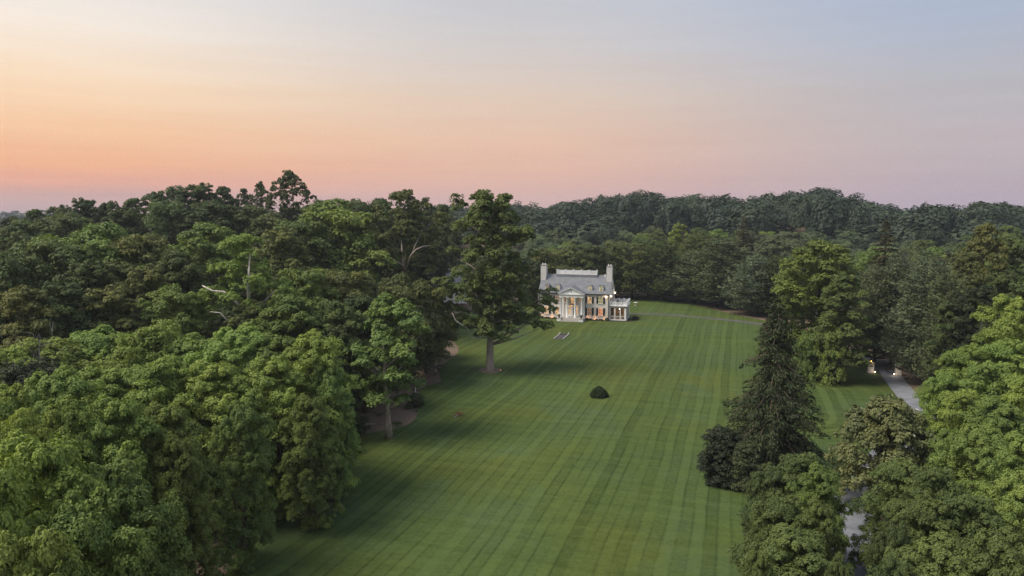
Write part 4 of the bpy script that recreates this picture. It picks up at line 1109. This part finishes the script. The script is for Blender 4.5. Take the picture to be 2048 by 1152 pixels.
custom_tree('sycamore_tree', 'light green sycamore with bare white limbs showing through its open crown', 497, 99,
            [(505, 492, 92, 44, 0), (462, 498, 70, 34, -1), (440, 548, 80, 44, -1.5), (400, 590, 76, 50, 0), (545, 580, 90, 60, -0.5), (505, 525, 70, 40, 1), (350, 605, 70, 60, 1), (425, 620, 70, 40, 1), (560, 620, 80, 60, 1.5), (470, 570, 60, 40, 2.5), (480, 600, 60, 40, -3.2), (470, 545, 50, 34, -3.4), (515, 560, 50, 34, -3.4), (530, 540, 70, 40, 0), (440, 590, 60, 30, 1), (520, 640, 90, 50, -2)],
            [([(499, 655, 0), (497, 630, -2.2), (482, 612, -2.6), (462, 592, -3.0), (448, 582, -3.0), (425, 580, -2.6), (405, 570, -2)], 0.27, 0.08),
             ([(499, 655, 0), (499, 610, -0.5), (496, 575, -2.6), (497, 545, -2.4), (500, 505, -1)], 0.28, 0.09), ([(496, 572, -2.5), (486, 555, -2.6), (476, 540, -2.2)], 0.10, 0.04),
             ([(499, 655, 0), (455, 640, -2.4), (440, 624, -3), (420, 622, -2.6)], 0.15, 0.05), ([(499, 620, 0), (530, 600, -1), (548, 580, -1)], 0.14, 0.05)],
            1.05, 8.0, 0.32, 'bright', 'white_bark', trunk_r=0.42)
custom_tree('broadleaf_tree', 'tall dark tree with pale bare forked limbs beside the tall lawn tree', 815, 150,
            [(815, 400, 70, 40, 0), (780, 430, 90, 60, 0), (850, 430, 90, 60, 0), (815, 460, 130, 70, 1.5), (770, 490, 80, 60, 0), (870, 480, 70, 70, 0), (815, 480, 60, 36, -1), (850, 520, 90, 60, 1.5), (780, 530, 90, 60, 1.5), (800, 570, 120, 60, 2)],
            [([(810, 545, 0), (806, 520, -4), (804, 500, -4), (803, 480, -2)], 0.34, 0.12), ([(810, 540, 0), (822, 510, -4.4), (832, 498, -4.6), (846, 492, -4.2), (862, 490, -3)], 0.24, 0.07), ([(824, 508, -4.4), (830, 490, -4), (838, 474, -3)], 0.16, 0.06),
             ([(806, 530, -4.0), (790, 520, -4.6), (772, 508, -4.6)], 0.13, 0.05)], 1.25, 5.0, 0.46, 'olive', 'grey_bark', per=22)

# ------------------------------------------------------------------ trees placed one by one (crown top pixel, distance)
GA = 'bright green trees in the front rank of the wood beside the lawn'
LA = 'bright green leafy tree in the front rank of the wood bordering the lawn'
for i, (px, py, r, w, tn) in enumerate([
        (625, 664, 70, 200, 'bright'), (560, 668, 76, 190, 'green'), (470, 652, 78, 230, 'bright'), (385, 668, 84, 230, 'bright'), (300, 646, 86, 250, 'bright'), (190, 652, 90, 240, 'bright'), (95, 672, 86, 240, 'yellow'), (10, 690, 82, 220, 'bright'),
        (545, 715, 66, 200, 'bright'), (430, 722, 66, 230, 'bright'), (320, 712, 68, 240, 'yellow'), (215, 730, 70, 240, 'bright'), (100, 740, 66, 240, 'bright'), (0, 770, 60, 230, 'yellow'), (655, 722, 68, 120, 'green'),
        (615, 790, 62, 130, 'green'), (480, 800, 57, 150, 'green'),
        (335, 806, 54, 205, 'green'), (235, 792, 52, 230, 'bright'), (130, 800, 52, 220, 'bright'), (350, 868, 51, 155, 'green'), (30, 818, 48, 220, 'yellow')]):
    tone = {'bright': 'bright green', 'yellow': 'yellow-green', 'green': 'deeper green'}[tn]
    row = 'back row' if r >= 76 else 'middle row' if r > 60 else 'front row'
    tree_px('near', px, py, r, w * 0.94, tn, tone + ' leafy tree, ' + row + ' of the bright rank by the lawn, ' + ('slender tree end' if px > 400 else 'dead tree end'), GA, var=i)
GB = 'nearest trees of the front rank'
for i, (px, py, r, w, tn, lb) in enumerate([
        (70, 868, 38, 330, 'yellow', 'large yellow-green tree at the very end of the front rank'), (215, 915, 39.5, 290, 'green', 'deep green leafy tree standing behind the yellow-green end tree'),
        (240, 975, 42, 200, 'green', 'deep green leafy tree leaning over the lawn corner'), (150, 985, 33, 310, 'green', 'deep green leafy tree beside the yellow-green end tree'), (-60, 900, 34, 330, 'yellow', 'large yellow-green tree at the very end of the front rank'),
        (268, 1065, 37, 155, 'green', 'low green tree at the foot of the lawn corner'), (60, 1050, 29, 330, 'green', 'low green tree below the yellow-green end tree')]):
    tree_px('near', px, py, r, w, tn, lb, GB, var=i + 1)
tree_px('lightgreen', 772, 584, 86, 166, 'green', 'slender light green tree with grey trunk at the litter patch on the lawn edge', None, var=0)
# second rank, deeper wood
G2 = 'domed trees inside the wood'
L2 = 'broad domed green tree inside the wood behind the bright front rank'
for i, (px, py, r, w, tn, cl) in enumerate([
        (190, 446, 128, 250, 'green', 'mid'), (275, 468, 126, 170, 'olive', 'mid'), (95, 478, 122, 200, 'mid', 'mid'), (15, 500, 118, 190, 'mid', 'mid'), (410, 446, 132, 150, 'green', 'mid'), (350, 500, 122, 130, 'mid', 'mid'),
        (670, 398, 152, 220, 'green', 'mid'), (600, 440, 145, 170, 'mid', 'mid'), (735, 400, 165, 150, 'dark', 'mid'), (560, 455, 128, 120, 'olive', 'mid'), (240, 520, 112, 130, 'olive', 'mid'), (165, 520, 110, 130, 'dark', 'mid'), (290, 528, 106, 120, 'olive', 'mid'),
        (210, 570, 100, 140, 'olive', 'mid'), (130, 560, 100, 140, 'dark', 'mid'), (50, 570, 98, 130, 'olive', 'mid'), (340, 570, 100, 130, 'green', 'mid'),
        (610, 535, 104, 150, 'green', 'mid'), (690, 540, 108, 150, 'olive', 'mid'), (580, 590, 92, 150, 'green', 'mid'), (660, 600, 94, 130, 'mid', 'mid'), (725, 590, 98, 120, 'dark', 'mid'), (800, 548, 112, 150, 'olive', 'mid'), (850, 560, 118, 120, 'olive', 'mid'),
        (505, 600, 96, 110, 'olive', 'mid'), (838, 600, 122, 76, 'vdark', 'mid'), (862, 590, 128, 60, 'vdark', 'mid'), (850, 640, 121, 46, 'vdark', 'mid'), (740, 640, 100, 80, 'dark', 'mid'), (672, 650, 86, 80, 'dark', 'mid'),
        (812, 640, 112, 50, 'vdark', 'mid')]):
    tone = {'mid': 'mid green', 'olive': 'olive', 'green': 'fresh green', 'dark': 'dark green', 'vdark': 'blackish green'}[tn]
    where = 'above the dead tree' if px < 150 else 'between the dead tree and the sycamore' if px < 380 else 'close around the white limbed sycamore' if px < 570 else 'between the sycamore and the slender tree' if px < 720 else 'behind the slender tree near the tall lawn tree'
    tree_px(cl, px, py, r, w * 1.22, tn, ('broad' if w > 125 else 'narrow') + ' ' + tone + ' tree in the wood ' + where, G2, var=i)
# skyline
G3 = 'trees along the crest of the wood'
L3 = 'dark tree on the crest of the wood standing against the sunset'
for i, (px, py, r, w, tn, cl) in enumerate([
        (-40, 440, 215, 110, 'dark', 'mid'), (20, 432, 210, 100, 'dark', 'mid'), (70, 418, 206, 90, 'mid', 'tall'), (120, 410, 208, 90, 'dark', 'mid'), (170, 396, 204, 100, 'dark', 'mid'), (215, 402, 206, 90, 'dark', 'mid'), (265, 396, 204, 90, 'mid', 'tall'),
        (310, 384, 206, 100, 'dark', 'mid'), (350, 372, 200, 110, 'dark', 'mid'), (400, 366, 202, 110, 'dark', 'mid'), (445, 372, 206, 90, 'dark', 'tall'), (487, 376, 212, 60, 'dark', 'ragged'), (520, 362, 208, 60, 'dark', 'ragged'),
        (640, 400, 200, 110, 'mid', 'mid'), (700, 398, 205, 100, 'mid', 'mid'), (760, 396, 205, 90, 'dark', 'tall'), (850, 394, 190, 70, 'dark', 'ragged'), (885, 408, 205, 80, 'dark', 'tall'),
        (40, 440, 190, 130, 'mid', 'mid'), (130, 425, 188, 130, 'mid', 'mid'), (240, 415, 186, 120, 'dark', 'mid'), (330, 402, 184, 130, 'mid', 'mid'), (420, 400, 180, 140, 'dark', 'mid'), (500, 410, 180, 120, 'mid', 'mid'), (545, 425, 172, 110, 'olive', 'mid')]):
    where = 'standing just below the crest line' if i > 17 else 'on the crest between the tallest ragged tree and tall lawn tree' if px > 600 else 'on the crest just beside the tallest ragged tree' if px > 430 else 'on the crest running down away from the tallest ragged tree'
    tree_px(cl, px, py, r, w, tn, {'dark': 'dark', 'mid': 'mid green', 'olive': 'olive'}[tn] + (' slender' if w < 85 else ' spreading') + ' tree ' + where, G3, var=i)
tree_px('ragged', 578, 340, 196, 112, 'dark', 'tallest ragged tree on the crest of the wood, rising above the rest', None)
tree_px('ragged', 815, 378, 175, 80, 'dark', 'ragged topped dark tree on the crest beside the domed oak', None)

# pines and trees behind the mansion
GP = 'white pines screening the mansion'
for i, (px, py, r, w, tn) in enumerate([(1205, 500, 215, 90, 'pine'), (1265, 478, 217, 130, 'pine'), (1330, 486, 214, 120, 'pine'), (1390, 498, 210, 130, 'pine'), (1445, 476, 203, 150, 'pine'), (1512, 500, 188, 130, 'pine'), (1400, 468, 230, 130, 'pine'), (1560, 505, 186, 100, 'pine'), (1480, 500, 200, 100, 'pine')]):
    tree_px('pine', px, py + (0, 8, -6, 4, 0, 10, -4, 6, 2)[i % 9], r, w, ('pine', 'olive', 'dark', 'bluepine', 'pine', 'bluepine', 'olive', 'dark', 'pine')[i % 9], 'dark white pine with layered boughs in the row behind the mansion', GP, var=i)
GH = 'broadleaf trees behind the mansion'
for i, (px, py, r, w, tn) in enumerate([(1090, 496, 205, 90, 'olive'), (1140, 490, 210, 100, 'olive'), (1185, 490, 212, 80, 'dark'), (1230, 482, 222, 90, 'olive'), (1300, 478, 225, 90, 'mid'), (1065, 520, 200, 80, 'dark'), (1040, 510, 205, 80, 'dark')]):
    tree_px('mid', px, py, r, w, tn, 'olive green broadleaf tree close behind the mansion roof', GH, var=i)
tree_px('mid', 1358, 446, 250, 58, 'yellow', 'yellow-green tree rising above the pine row', None, var=1)
tree_px('mid', 1437, 458, 245, 70, 'green', 'rounded green tree just above the pine row', None, var=3)
tree_px('spruce', 1488, 428, 245, 84, 'brownspruce', 'dark spire of a conifer above the pine row', None)
for px, py, r, w in ((1500, 462, 250, 70), (1540, 470, 240, 70), (1560, 468, 236, 80), (1590, 480, 230, 70)):
    tree_px('mid', px, py, r, w, 'bluepine', 'pale blue-green tree rising behind the pine row near the maple', 'pale trees behind the pine row')
# maple and the right-hand side
tree_px('mid', 1638, 481, 130, 176, (0.132, 0.186, 0.050), 'large rounded yellow-green maple at the far corner of the lawn', None, var=2)
tree_px('mid', 1690, 545, 122, 110, 'mid', 'smaller green tree growing against the large rounded maple', None, var=0)
for px, py, r, w, lb in ((1625, 655, 122, 70, 0), (1580, 640, 130, 60, 0), (1668, 650, 120, 70, 0)):
    tree_px('shrub', px, py, r, w, 'green', 'leafy green shrub at the foot of the large rounded maple', 'shrubs under the maple', cat='shrub')
tree_px('spruce', 1774, 434, 160, 128, 'brownspruce', 'brown-green pointed spruce rising above the gate trees', None, var=1)
GR = 'blue-green pines around the gate'
for i, (px, py, r, w, tn) in enumerate([(1862, 520, 127, 165, 'bluepine'), (1760, 530, 140, 120, 'bluepine'), (1795, 504, 142, 100, 'bluepine'), (1850, 500, 150, 110, 'bluepine'), (1905, 500, 138, 120, 'bluepine'), (1895, 545, 122, 110, 'pine')]):
    tree_px('pine', px, py, r, w, tn, 'blue-green pine with soft plumes standing behind the entrance gate', GR, var=i)
GT = 'tall olive trees beyond the gate'
for i, (px, py, r, w, tn, cl) in enumerate([(1975, 446, 140, 110, 'olive', 'tall'), (1935, 500, 132, 100, 'olive', 'mid'), (2030, 470, 150, 110, 'mid', 'mid'), (2010, 540, 125, 110, 'dark', 'mid'), (1960, 570, 112, 110, 'vdark', 'mid'), (2050, 560, 112, 110, 'mid', 'mid'), (1900, 600, 112, 80, 'dark', 'mid'), (2040, 640, 100, 60, 'vdark', 'mid'), (1975, 640, 104, 70, 'vdark', 'mid')]):
    tree_px(cl, px, py, r, w, tn, 'olive green tree in the dark stand beyond the entrance gate', GT, var=i)
tree_px('spruce', 1968, 612, 101, 40, 'bluepine', 'small blue spruce in the dark stand beyond the gate', None, var=0)
GQ = 'bright trees along the road'
for i, (px, py, r, w, tn) in enumerate([(2030, 590, 98, 150, 'bright'), (1930, 690, 88, 150, 'bright'), (2010, 676, 90, 170, 'bright'), (1990, 720, 80, 150, 'green'), (1890, 738, 84, 100, 'bright'), (1930, 776, 73, 140, 'bright'), (2010, 800, 68, 170, 'green'), (1960, 850, 62, 170, 'green'), (2050, 870, 58, 170, 'green'),
                                        (1905, 860, 66, 100, 'green'), (2070, 740, 76, 150, 'bright')]):
    tree_px('near', px, py, r, w, tn, {'bright': 'bright green', 'yellow': 'yellow-green', 'green': 'deeper green'}[tn] + ' leafy tree crowding the road bend ' + ('beside the gate drive' if r > 78 else 'beside the magnolia'), GQ, var=i)
GZ = 'dull green trees along the road'
for i, (px, py, r, w, tn) in enumerate([(1610, 902, 56, 150, 'mid'), (1545, 925, 55, 120, 'dark'), (1640, 930, 52, 130, 'green'), (1560, 985, 47, 170, 'mid'), (1640, 1000, 46, 120, 'mid'), (1590, 1060, 42, 220, 'mid'), (1680, 1110, 38, 90, 'dark'),
                                        (1800, 915, 57, 150, 'mid'), (1880, 930, 55, 150, 'mid'), (1850, 990, 49, 190, 'mid'), (1950, 985, 50, 190, 'mid'), (2040, 960, 52, 170, 'green'), (1790, 1040, 46, 110, 'dark'), (1880, 1075, 41, 230, 'mid'), (2000, 1060, 42, 230, 'mid'), (1800, 1110, 39, 130, 'dark'), (1520, 1100, 39, 90, 'mid')]):
    tree_px('near', px, py, r, w, tn, {'mid': 'dull green', 'dark': 'dark green', 'green': 'fresher green'}[tn] + ' leafy tree on the ' + ('lawn side of the road below the hemlock' if px < 1700 else 'far side of the road below the magnolia'), GZ, var=i)
mg = tree_px('magnolia', 1778, 793, 72, 205, 'magnolia', 'rounded dark magnolia dotted with white flowers beside the drive', None)
# white flowers on the magnolia crown
mgm, _, mh, mr = VAR['magnolia'][0]
co = np.empty(len(mgm.vertices) * 3, np.float32); mgm.vertices.foreach_get('co', co); co = co.reshape(-1, 4, 3).mean(1)
frng = np.random.default_rng(9)
outer = co[(np.hypot(co[:, 0], co[:, 1]) / mr + 0.9 * (co[:, 2] / mh)) > 1.22]
fl = MB()
for k in range(7):
    a = 2 * math.pi * k / 7
    fl.poly([(0, 0, 0), (0.08 * math.cos(a - .4), 0.10 * math.sin(a - .4), 0.05), (0.17 * math.cos(a), 0.17 * math.sin(a), 0.09), (0.10 * math.cos(a + .4), 0.10 * math.sin(a + .4), 0.05)], [(0, 1, 2, 3)])
flm = fl.mesh('flower', M['petal'])
for p in outer[frng.permutation(len(outer))[:14]]:
    o = bpy.data.objects.new('flower', flm); o.location = p * np.array((1.04, 1.04, 1.03)); o.rotation_euler = (frng.uniform(-.6, .6), frng.uniform(-.6, .6), frng.uniform(0, 6)); link(o, mg)
tree_px('hemlock', 1556, 588, 75.5, 236, 'hemlock', 'tall dark hemlock with drooping ragged boughs at the edge of the lawn', None)
tree_px('holly', 1446, 853, 72, 96, 'holly', 'round blackish holly bush hugging the lawn beside the hemlock', None, cat='bush')
tree_px('holly', 1495, 880, 71, 80, 'hemlock', 'dark bush wedged between the round holly and the hemlock', None, cat='bush')

# clipped dome shrub on the lawn
rng = np.random.default_rng(440)
x, y = ground(1198, 793); z = float(H(x, y))
cs = empty('clipped_shrub', (x, y, z)); tag(cs, 'small clipped dark green dome shrub alone on the open lawn', 'shrub')
d = unit(rng, 16000); d[:, 2] = np.abs(d[:, 2])
sup = (1 + 0.05 * np.sin(4 * d[:, 0] + 1) * np.sin(5 * d[:, 1]) + 0.03 * np.sin(9 * d[:, 2] + 7 * d[:, 0]))[:, None]
P = d * np.array((1.36, 1.36, 1.45)) * sup * rng.uniform(0.82, 1.05, (len(d), 1))
V, F = leaves(P, d + 0.7 * rng.normal(size=d.shape), 0.10, rng)
cr = link(bpy.data.objects.new('crown', np_mesh('crown', V, F, M['leaf'], False, {'tint': np.repeat(rng.uniform(0, 0.7, len(P)), 4)})), cs); cr.color = (0.036, 0.062, 0.024, 1)
MB().tube([(0, 0, -0.1), (0, 0, 0.7)], [0.09, 0.05], 6).obj('trunk', M['bark'], cs)

# dead tree
rng = np.random.default_rng(450)
x, y, _ = at_dist(22, 640, 85); z = float(H(x, y))
dt = empty('dead_tree', (x, y, z - 0.1)); tag(dt, 'leafless pale grey dead tree with bare twigs inside the wood', 'tree')
mb = MB()
def grow(p, d, L, r, lv):
    L = float(L); q = p + d * L
    mid = p.lerp(q, 0.5) + Vector(rng.normal(size=3).tolist()) * float(L * 0.06)
    mb.tube([p, mid, q], [r, r * 0.85, r * 0.65], 5)
    if lv == 0: return
    for _ in range(3 if lv > 1 else 4):
        nd = (d + Vector(rng.normal(size=3).tolist()) * 0.55 + Vector((0, 0, 0.12))).normalized()
        grow(q if rng.random() < 0.6 else mid, nd, L * rng.uniform(0.55, 0.85), r * 0.55, lv - 1)
grow(Vector((0, 0, 0)), Vector((0.05, 0, 1)), 5.6, 0.20, 5)
mb.obj('trunk', M['dead_bark'], dt)

# shrubs along the wood edge and by the house
GE = 'undergrowth shrubs on the wood edge'
srng = random.Random(31)
edge_px = [(470, 1100), (500, 1030), (540, 985), (575, 962), (690, 905), (722, 868), (838, 812)]
for px, py in edge_px:
    x, y = ground(px - srng.uniform(4, 16), py); h = srng.uniform(1.4, 3.2)
    tree_at('shrub', x, y, h, h * srng.uniform(1.1, 1.7), srng.choice(['dark', 'mid', 'vdark']), 'dark shrub in the undergrowth along the wood edge of the lawn', GE, cat='shrub')
for lx_, ly_, h in ((4.6, -0.9, .55), (6.1, -1.0, .5), (7.3, -0.9, .6), (8.6, -0.8, .95), (-4.6, -0.9, .6), (-6.2, -0.9, .55), (-7.8, -0.9, .7), (-9.6, 0.2, 2.2), (3.6, -1.0, .7)):
    x, y, _ = hw(lx_, ly_); tree_at('shrub', x, y, h, h * 1.3, 'dark', 'low dark shrub in the bed along the mansion front', 'shrubs along the mansion front', cat='shrub')
x, y, _ = hw(15.2, 3.2); tree_at('shrub', x, y, 1.1, 1.9, 'vdark', 'dark rounded shrub in the mulch bed beside the glazed porch', None, cat='shrub')
for s in (-1, 1):
    x, y, _ = hw(s * 2.75, py0 - 1.15); z = fz + 0.07
    t = empty('planter', (x, y, z)); tag(t, 'dark potted shrub on the cheek wall of the portico steps', 'planter', 'planters on the portico steps')
    MB().lathe([(0.16, 0), (0.26, 0.34), (0.28, 0.38), (0.22, 0.36)], 0, 0, 10).obj('pot', M['iron'], t)
    me_, tm_, h0, r0 = VAR['shrub'][0]
    c_o = bpy.data.objects.new('crown', me_); c_o.scale = (0.36 / r0, 0.36 / r0, 0.6 / h0); c_o.location = (0, 0, 0.30); c_o.color = (*TINT['dark'], 1); link(c_o, t)

# fallen branch and marker posts
x, y = ground(917, 832); t = empty('fallen_branch', (x, y, float(H(x, y)) + 0.05)); tag(t, 'fallen brown branch with dead leaves lying on the open lawn', 'branch')
MB().tube([(-0.5, -0.9, 0.03), (-0.1, -0.1, 0.08), (0.15, 0.7, 0.12)], [0.06, 0.05, 0.03], 6).tube([(-0.1, -0.1, 0.08), (0.5, 0.5, 0.2)], [0.035, 0.015], 5).tube([(-0.2, -0.3, 0.08), (-0.55, 0.4, 0.22)], [0.03, 0.012], 5).obj('stem', M['dead_bark'], t)
P = rng.normal(size=(260, 3)) * np.array((0.32, 0.42, 0.10)) + np.array((0.05, 0.35, 0.16))
V, F = leaves(P, rng.normal(size=P.shape), 0.16, rng); lf = link(bpy.data.objects.new('dead_leaves', np_mesh('dead_leaves', V, F, M['leaf'], False, {'tint': rng.uniform(0, 1, len(V))})), t); lf.color = (0.20, 0.12, 0.07, 1)
for px, py, h, lb in ((872, 742, 1.3, 'thin pale marker post in the brown litter beside the tall lawn tree'), (831, 783, 0.8, 'short white marker post on the lawn edge by the slender tree')):
    x, y = ground(px, py); t = empty('marker_post', (x, y, float(H(x, y)) - 0.1)); tag(t, lb, 'post', 'marker posts on the lawn edge')
    MB().box(-0.05, 0.05, -0.04, 0.04, 0, h).obj('stake', M['white'], t); MB().poly([(-0.06, -0.05, h), (0.06, -0.05, h), (0.06, 0.05, h), (-0.06, 0.05, h), (0, 0, h + 0.09)], [(0, 1, 4), (1, 2, 4), (2, 3, 4), (3, 0, 4), (3, 2, 1, 0)]).obj('cap', M['white'], t)
x, y = ground(733, 850); t = MB().tube([(-1.3, -0.2, 0.06), (0, 0.05, 0.1), (1.2, 0.3, 0.07)], [0.10, 0.09, 0.06], 7).tube([(0.3, 0.1, 0.1), (0.7, -0.4, 0.2)], [0.05, 0.02], 5).obj('fallen_log', M['grey_bark']); t.location = (x, y, float(H(x, y))); tag(t, 'pale fallen log lying in the litter under the slender tree', 'log')
# ------------------------------------------------------------------ woodland filling in between (x, y, height, crown width, colour)
frnd = random.Random(77)
GF, LF = 'trees filling the wood', 'dark woodland tree half hidden among the crowded crowns deep inside the wood'
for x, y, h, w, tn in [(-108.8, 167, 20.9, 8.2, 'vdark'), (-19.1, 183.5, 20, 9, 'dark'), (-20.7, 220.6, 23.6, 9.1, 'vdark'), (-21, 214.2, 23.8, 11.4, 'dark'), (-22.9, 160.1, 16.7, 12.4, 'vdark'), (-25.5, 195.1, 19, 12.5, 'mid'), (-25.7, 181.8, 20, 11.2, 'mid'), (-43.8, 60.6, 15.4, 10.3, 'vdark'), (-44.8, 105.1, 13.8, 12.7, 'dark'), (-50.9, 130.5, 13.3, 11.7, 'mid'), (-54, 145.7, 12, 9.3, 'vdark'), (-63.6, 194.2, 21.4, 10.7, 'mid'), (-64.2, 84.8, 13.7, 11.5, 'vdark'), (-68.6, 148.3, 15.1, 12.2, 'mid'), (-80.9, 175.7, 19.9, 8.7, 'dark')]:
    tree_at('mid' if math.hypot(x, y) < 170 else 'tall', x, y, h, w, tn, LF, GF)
# the valley between the mansion and the wooded hill
GM = 'trees of the valley behind the mansion'
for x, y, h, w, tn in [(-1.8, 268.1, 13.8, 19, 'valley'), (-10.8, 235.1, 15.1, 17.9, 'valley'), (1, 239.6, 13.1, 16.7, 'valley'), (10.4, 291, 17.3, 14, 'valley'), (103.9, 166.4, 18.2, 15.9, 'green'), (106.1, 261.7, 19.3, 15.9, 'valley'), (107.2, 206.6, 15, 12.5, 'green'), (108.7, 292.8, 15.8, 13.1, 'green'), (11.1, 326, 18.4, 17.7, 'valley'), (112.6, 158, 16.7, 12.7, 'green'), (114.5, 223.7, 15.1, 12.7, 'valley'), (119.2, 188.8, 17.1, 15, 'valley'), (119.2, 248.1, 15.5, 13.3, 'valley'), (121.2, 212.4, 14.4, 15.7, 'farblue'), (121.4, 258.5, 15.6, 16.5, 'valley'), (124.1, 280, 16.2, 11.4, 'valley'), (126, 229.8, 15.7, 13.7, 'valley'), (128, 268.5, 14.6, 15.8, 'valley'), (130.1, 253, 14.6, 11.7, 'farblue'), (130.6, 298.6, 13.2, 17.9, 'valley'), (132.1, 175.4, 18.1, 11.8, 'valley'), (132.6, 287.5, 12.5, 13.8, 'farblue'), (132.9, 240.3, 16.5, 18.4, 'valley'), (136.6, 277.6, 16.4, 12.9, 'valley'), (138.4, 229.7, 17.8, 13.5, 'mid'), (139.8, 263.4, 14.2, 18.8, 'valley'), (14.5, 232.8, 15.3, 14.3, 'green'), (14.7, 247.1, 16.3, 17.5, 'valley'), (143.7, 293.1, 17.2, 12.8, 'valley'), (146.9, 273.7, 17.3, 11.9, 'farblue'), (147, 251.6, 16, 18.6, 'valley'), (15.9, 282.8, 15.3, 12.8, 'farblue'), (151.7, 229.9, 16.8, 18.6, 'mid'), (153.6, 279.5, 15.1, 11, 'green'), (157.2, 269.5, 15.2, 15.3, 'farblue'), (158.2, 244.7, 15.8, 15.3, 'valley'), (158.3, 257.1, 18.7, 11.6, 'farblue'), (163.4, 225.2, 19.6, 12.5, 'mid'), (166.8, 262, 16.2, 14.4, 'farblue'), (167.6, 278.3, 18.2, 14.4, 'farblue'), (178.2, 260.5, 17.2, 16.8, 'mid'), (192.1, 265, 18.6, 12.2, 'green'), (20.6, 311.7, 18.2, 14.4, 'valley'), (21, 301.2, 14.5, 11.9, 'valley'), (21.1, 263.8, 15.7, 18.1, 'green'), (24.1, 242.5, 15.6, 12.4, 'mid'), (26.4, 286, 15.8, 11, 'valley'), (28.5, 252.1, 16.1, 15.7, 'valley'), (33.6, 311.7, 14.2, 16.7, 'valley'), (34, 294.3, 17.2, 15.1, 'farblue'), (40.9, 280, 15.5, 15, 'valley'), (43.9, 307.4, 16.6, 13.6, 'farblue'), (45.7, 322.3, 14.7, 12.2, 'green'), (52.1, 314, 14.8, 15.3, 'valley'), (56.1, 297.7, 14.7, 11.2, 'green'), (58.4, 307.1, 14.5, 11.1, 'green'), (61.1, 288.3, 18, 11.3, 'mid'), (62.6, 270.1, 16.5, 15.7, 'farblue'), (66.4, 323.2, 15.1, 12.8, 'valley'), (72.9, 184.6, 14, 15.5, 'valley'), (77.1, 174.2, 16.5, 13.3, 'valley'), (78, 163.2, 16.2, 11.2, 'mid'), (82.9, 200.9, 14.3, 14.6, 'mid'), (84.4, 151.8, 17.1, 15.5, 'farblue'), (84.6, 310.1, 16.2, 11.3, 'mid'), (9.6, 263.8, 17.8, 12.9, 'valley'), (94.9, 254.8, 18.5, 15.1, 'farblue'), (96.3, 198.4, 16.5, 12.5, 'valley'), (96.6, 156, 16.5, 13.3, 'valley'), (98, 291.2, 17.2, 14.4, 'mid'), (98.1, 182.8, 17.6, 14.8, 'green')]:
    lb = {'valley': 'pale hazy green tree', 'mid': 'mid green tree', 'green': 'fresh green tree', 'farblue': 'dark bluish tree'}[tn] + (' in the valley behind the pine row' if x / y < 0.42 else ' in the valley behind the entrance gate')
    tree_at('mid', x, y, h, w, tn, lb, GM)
# far wooded hillsides: one mass
def far_wood(name, label, spots, tint, seed):
    rng = np.random.default_rng(seed)
    Vs, Fs, Ts, off = [], [], [], 0
    base = VAR['far']
    cache = []
    for me, _, h0, r0 in base:
        co = np.empty(len(me.vertices) * 3, np.float32); me.vertices.foreach_get('co', co)
        ta = np.empty(len(me.vertices), np.float32); me.attributes['tint'].data.foreach_get('value', ta)
        cache.append((co.reshape(-1, 4, 3), ta.reshape(-1, 4), h0, r0))
    for (x, y, h, w, z) in spots:
        q, ta, h0, r0 = cache[rng.integers(len(cache))]
        n = int(len(q) if math.hypot(x, y) < 600 else 260)
        s = rng.permutation(len(q))[:n]
        a = rng.uniform(0, 6.28); c, sn = math.cos(a), math.sin(a)
        p = q[s]; ctr = p.mean(1, keepdims=True); p = ctr + (p - ctr) * math.sqrt(len(q) / n)
        p = p * np.array((w / 2 / r0, w / 2 / r0, h / h0))
        p = np.stack([p[..., 0] * c - p[..., 1] * sn + x, p[..., 0] * sn + p[..., 1] * c + y, p[..., 2] + z], -1)
        Vs.append(p.reshape(-1, 3)); Ts.append(np.clip(ta[s] * 0.35 + rng.uniform(-0.1, 0.75), 0, 1).ravel())
    V = np.concatenate(Vs); F = np.arange(len(V)).reshape(-1, 4)
    o = link(bpy.data.objects.new(name, np_mesh(name, V, F, M['leaf'], False, {'tint': np.concatenate(Ts)})))
    o.color = (*tint, 1); tag(o, label, 'woodland', kind='stuff'); return o
spots = []
for k in range(420):
    az = frnd.uniform(R_(-14), R_(43)); r = math.sqrt(frnd.uniform(325 ** 2, 475 ** 2))
    x, y = r * math.sin(az), r * math.cos(az)
    h = frnd.uniform(14, 28)
    px = 1024 + FPX * x / y; z = float(H(x, y))
    if r > 300:
        _, _, zt = at_dist(px, float(np.interp(px, SKY_R[:, 0], SKY_R[:, 1])) + frnd.uniform(-4, 16), r); h = min(max(zt - z, 8), frnd.uniform(16, 28))
    spots.append((x, y, h, frnd.choice((frnd.uniform(9, 14), frnd.uniform(14, 20), frnd.uniform(18, 27))), z - 0.3))
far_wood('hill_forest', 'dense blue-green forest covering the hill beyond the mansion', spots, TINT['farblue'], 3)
spots = []
for k in range(140):
    az = frnd.uniform(R_(-50), R_(44)); r = frnd.uniform(650, 1300)
    x, y = r * math.sin(az), r * math.cos(az); z = float(H(x, y))
    px = 1024 + FPX * x / y
    spots.append((x, y, frnd.uniform(20, 27), frnd.uniform(22, 36), z - 0.3))
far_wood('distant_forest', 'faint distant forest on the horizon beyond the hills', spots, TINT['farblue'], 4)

# ------------------------------------------------------------------ haze
hm, hnt = new_mat('haze'); hb = NB(hnt)
pv = hb.n('ShaderNodeVolumePrincipled')
pv.inputs['Color'].default_value = c4(0.72, 0.80, 0.92); pv.inputs['Density'].default_value = 0.0002; pv.inputs['Anisotropy'].default_value = 0.2
ho = hb.n('ShaderNodeOutputMaterial'); hnt.links.new(pv.outputs[0], ho.inputs['Volume'])
hz = MB().box(-1600, 1600, -300, 1800, -6.0, 70.0).obj('haze', hm); tag(hz, 'thin blue evening haze over the whole valley', 'haze', kind='stuff')
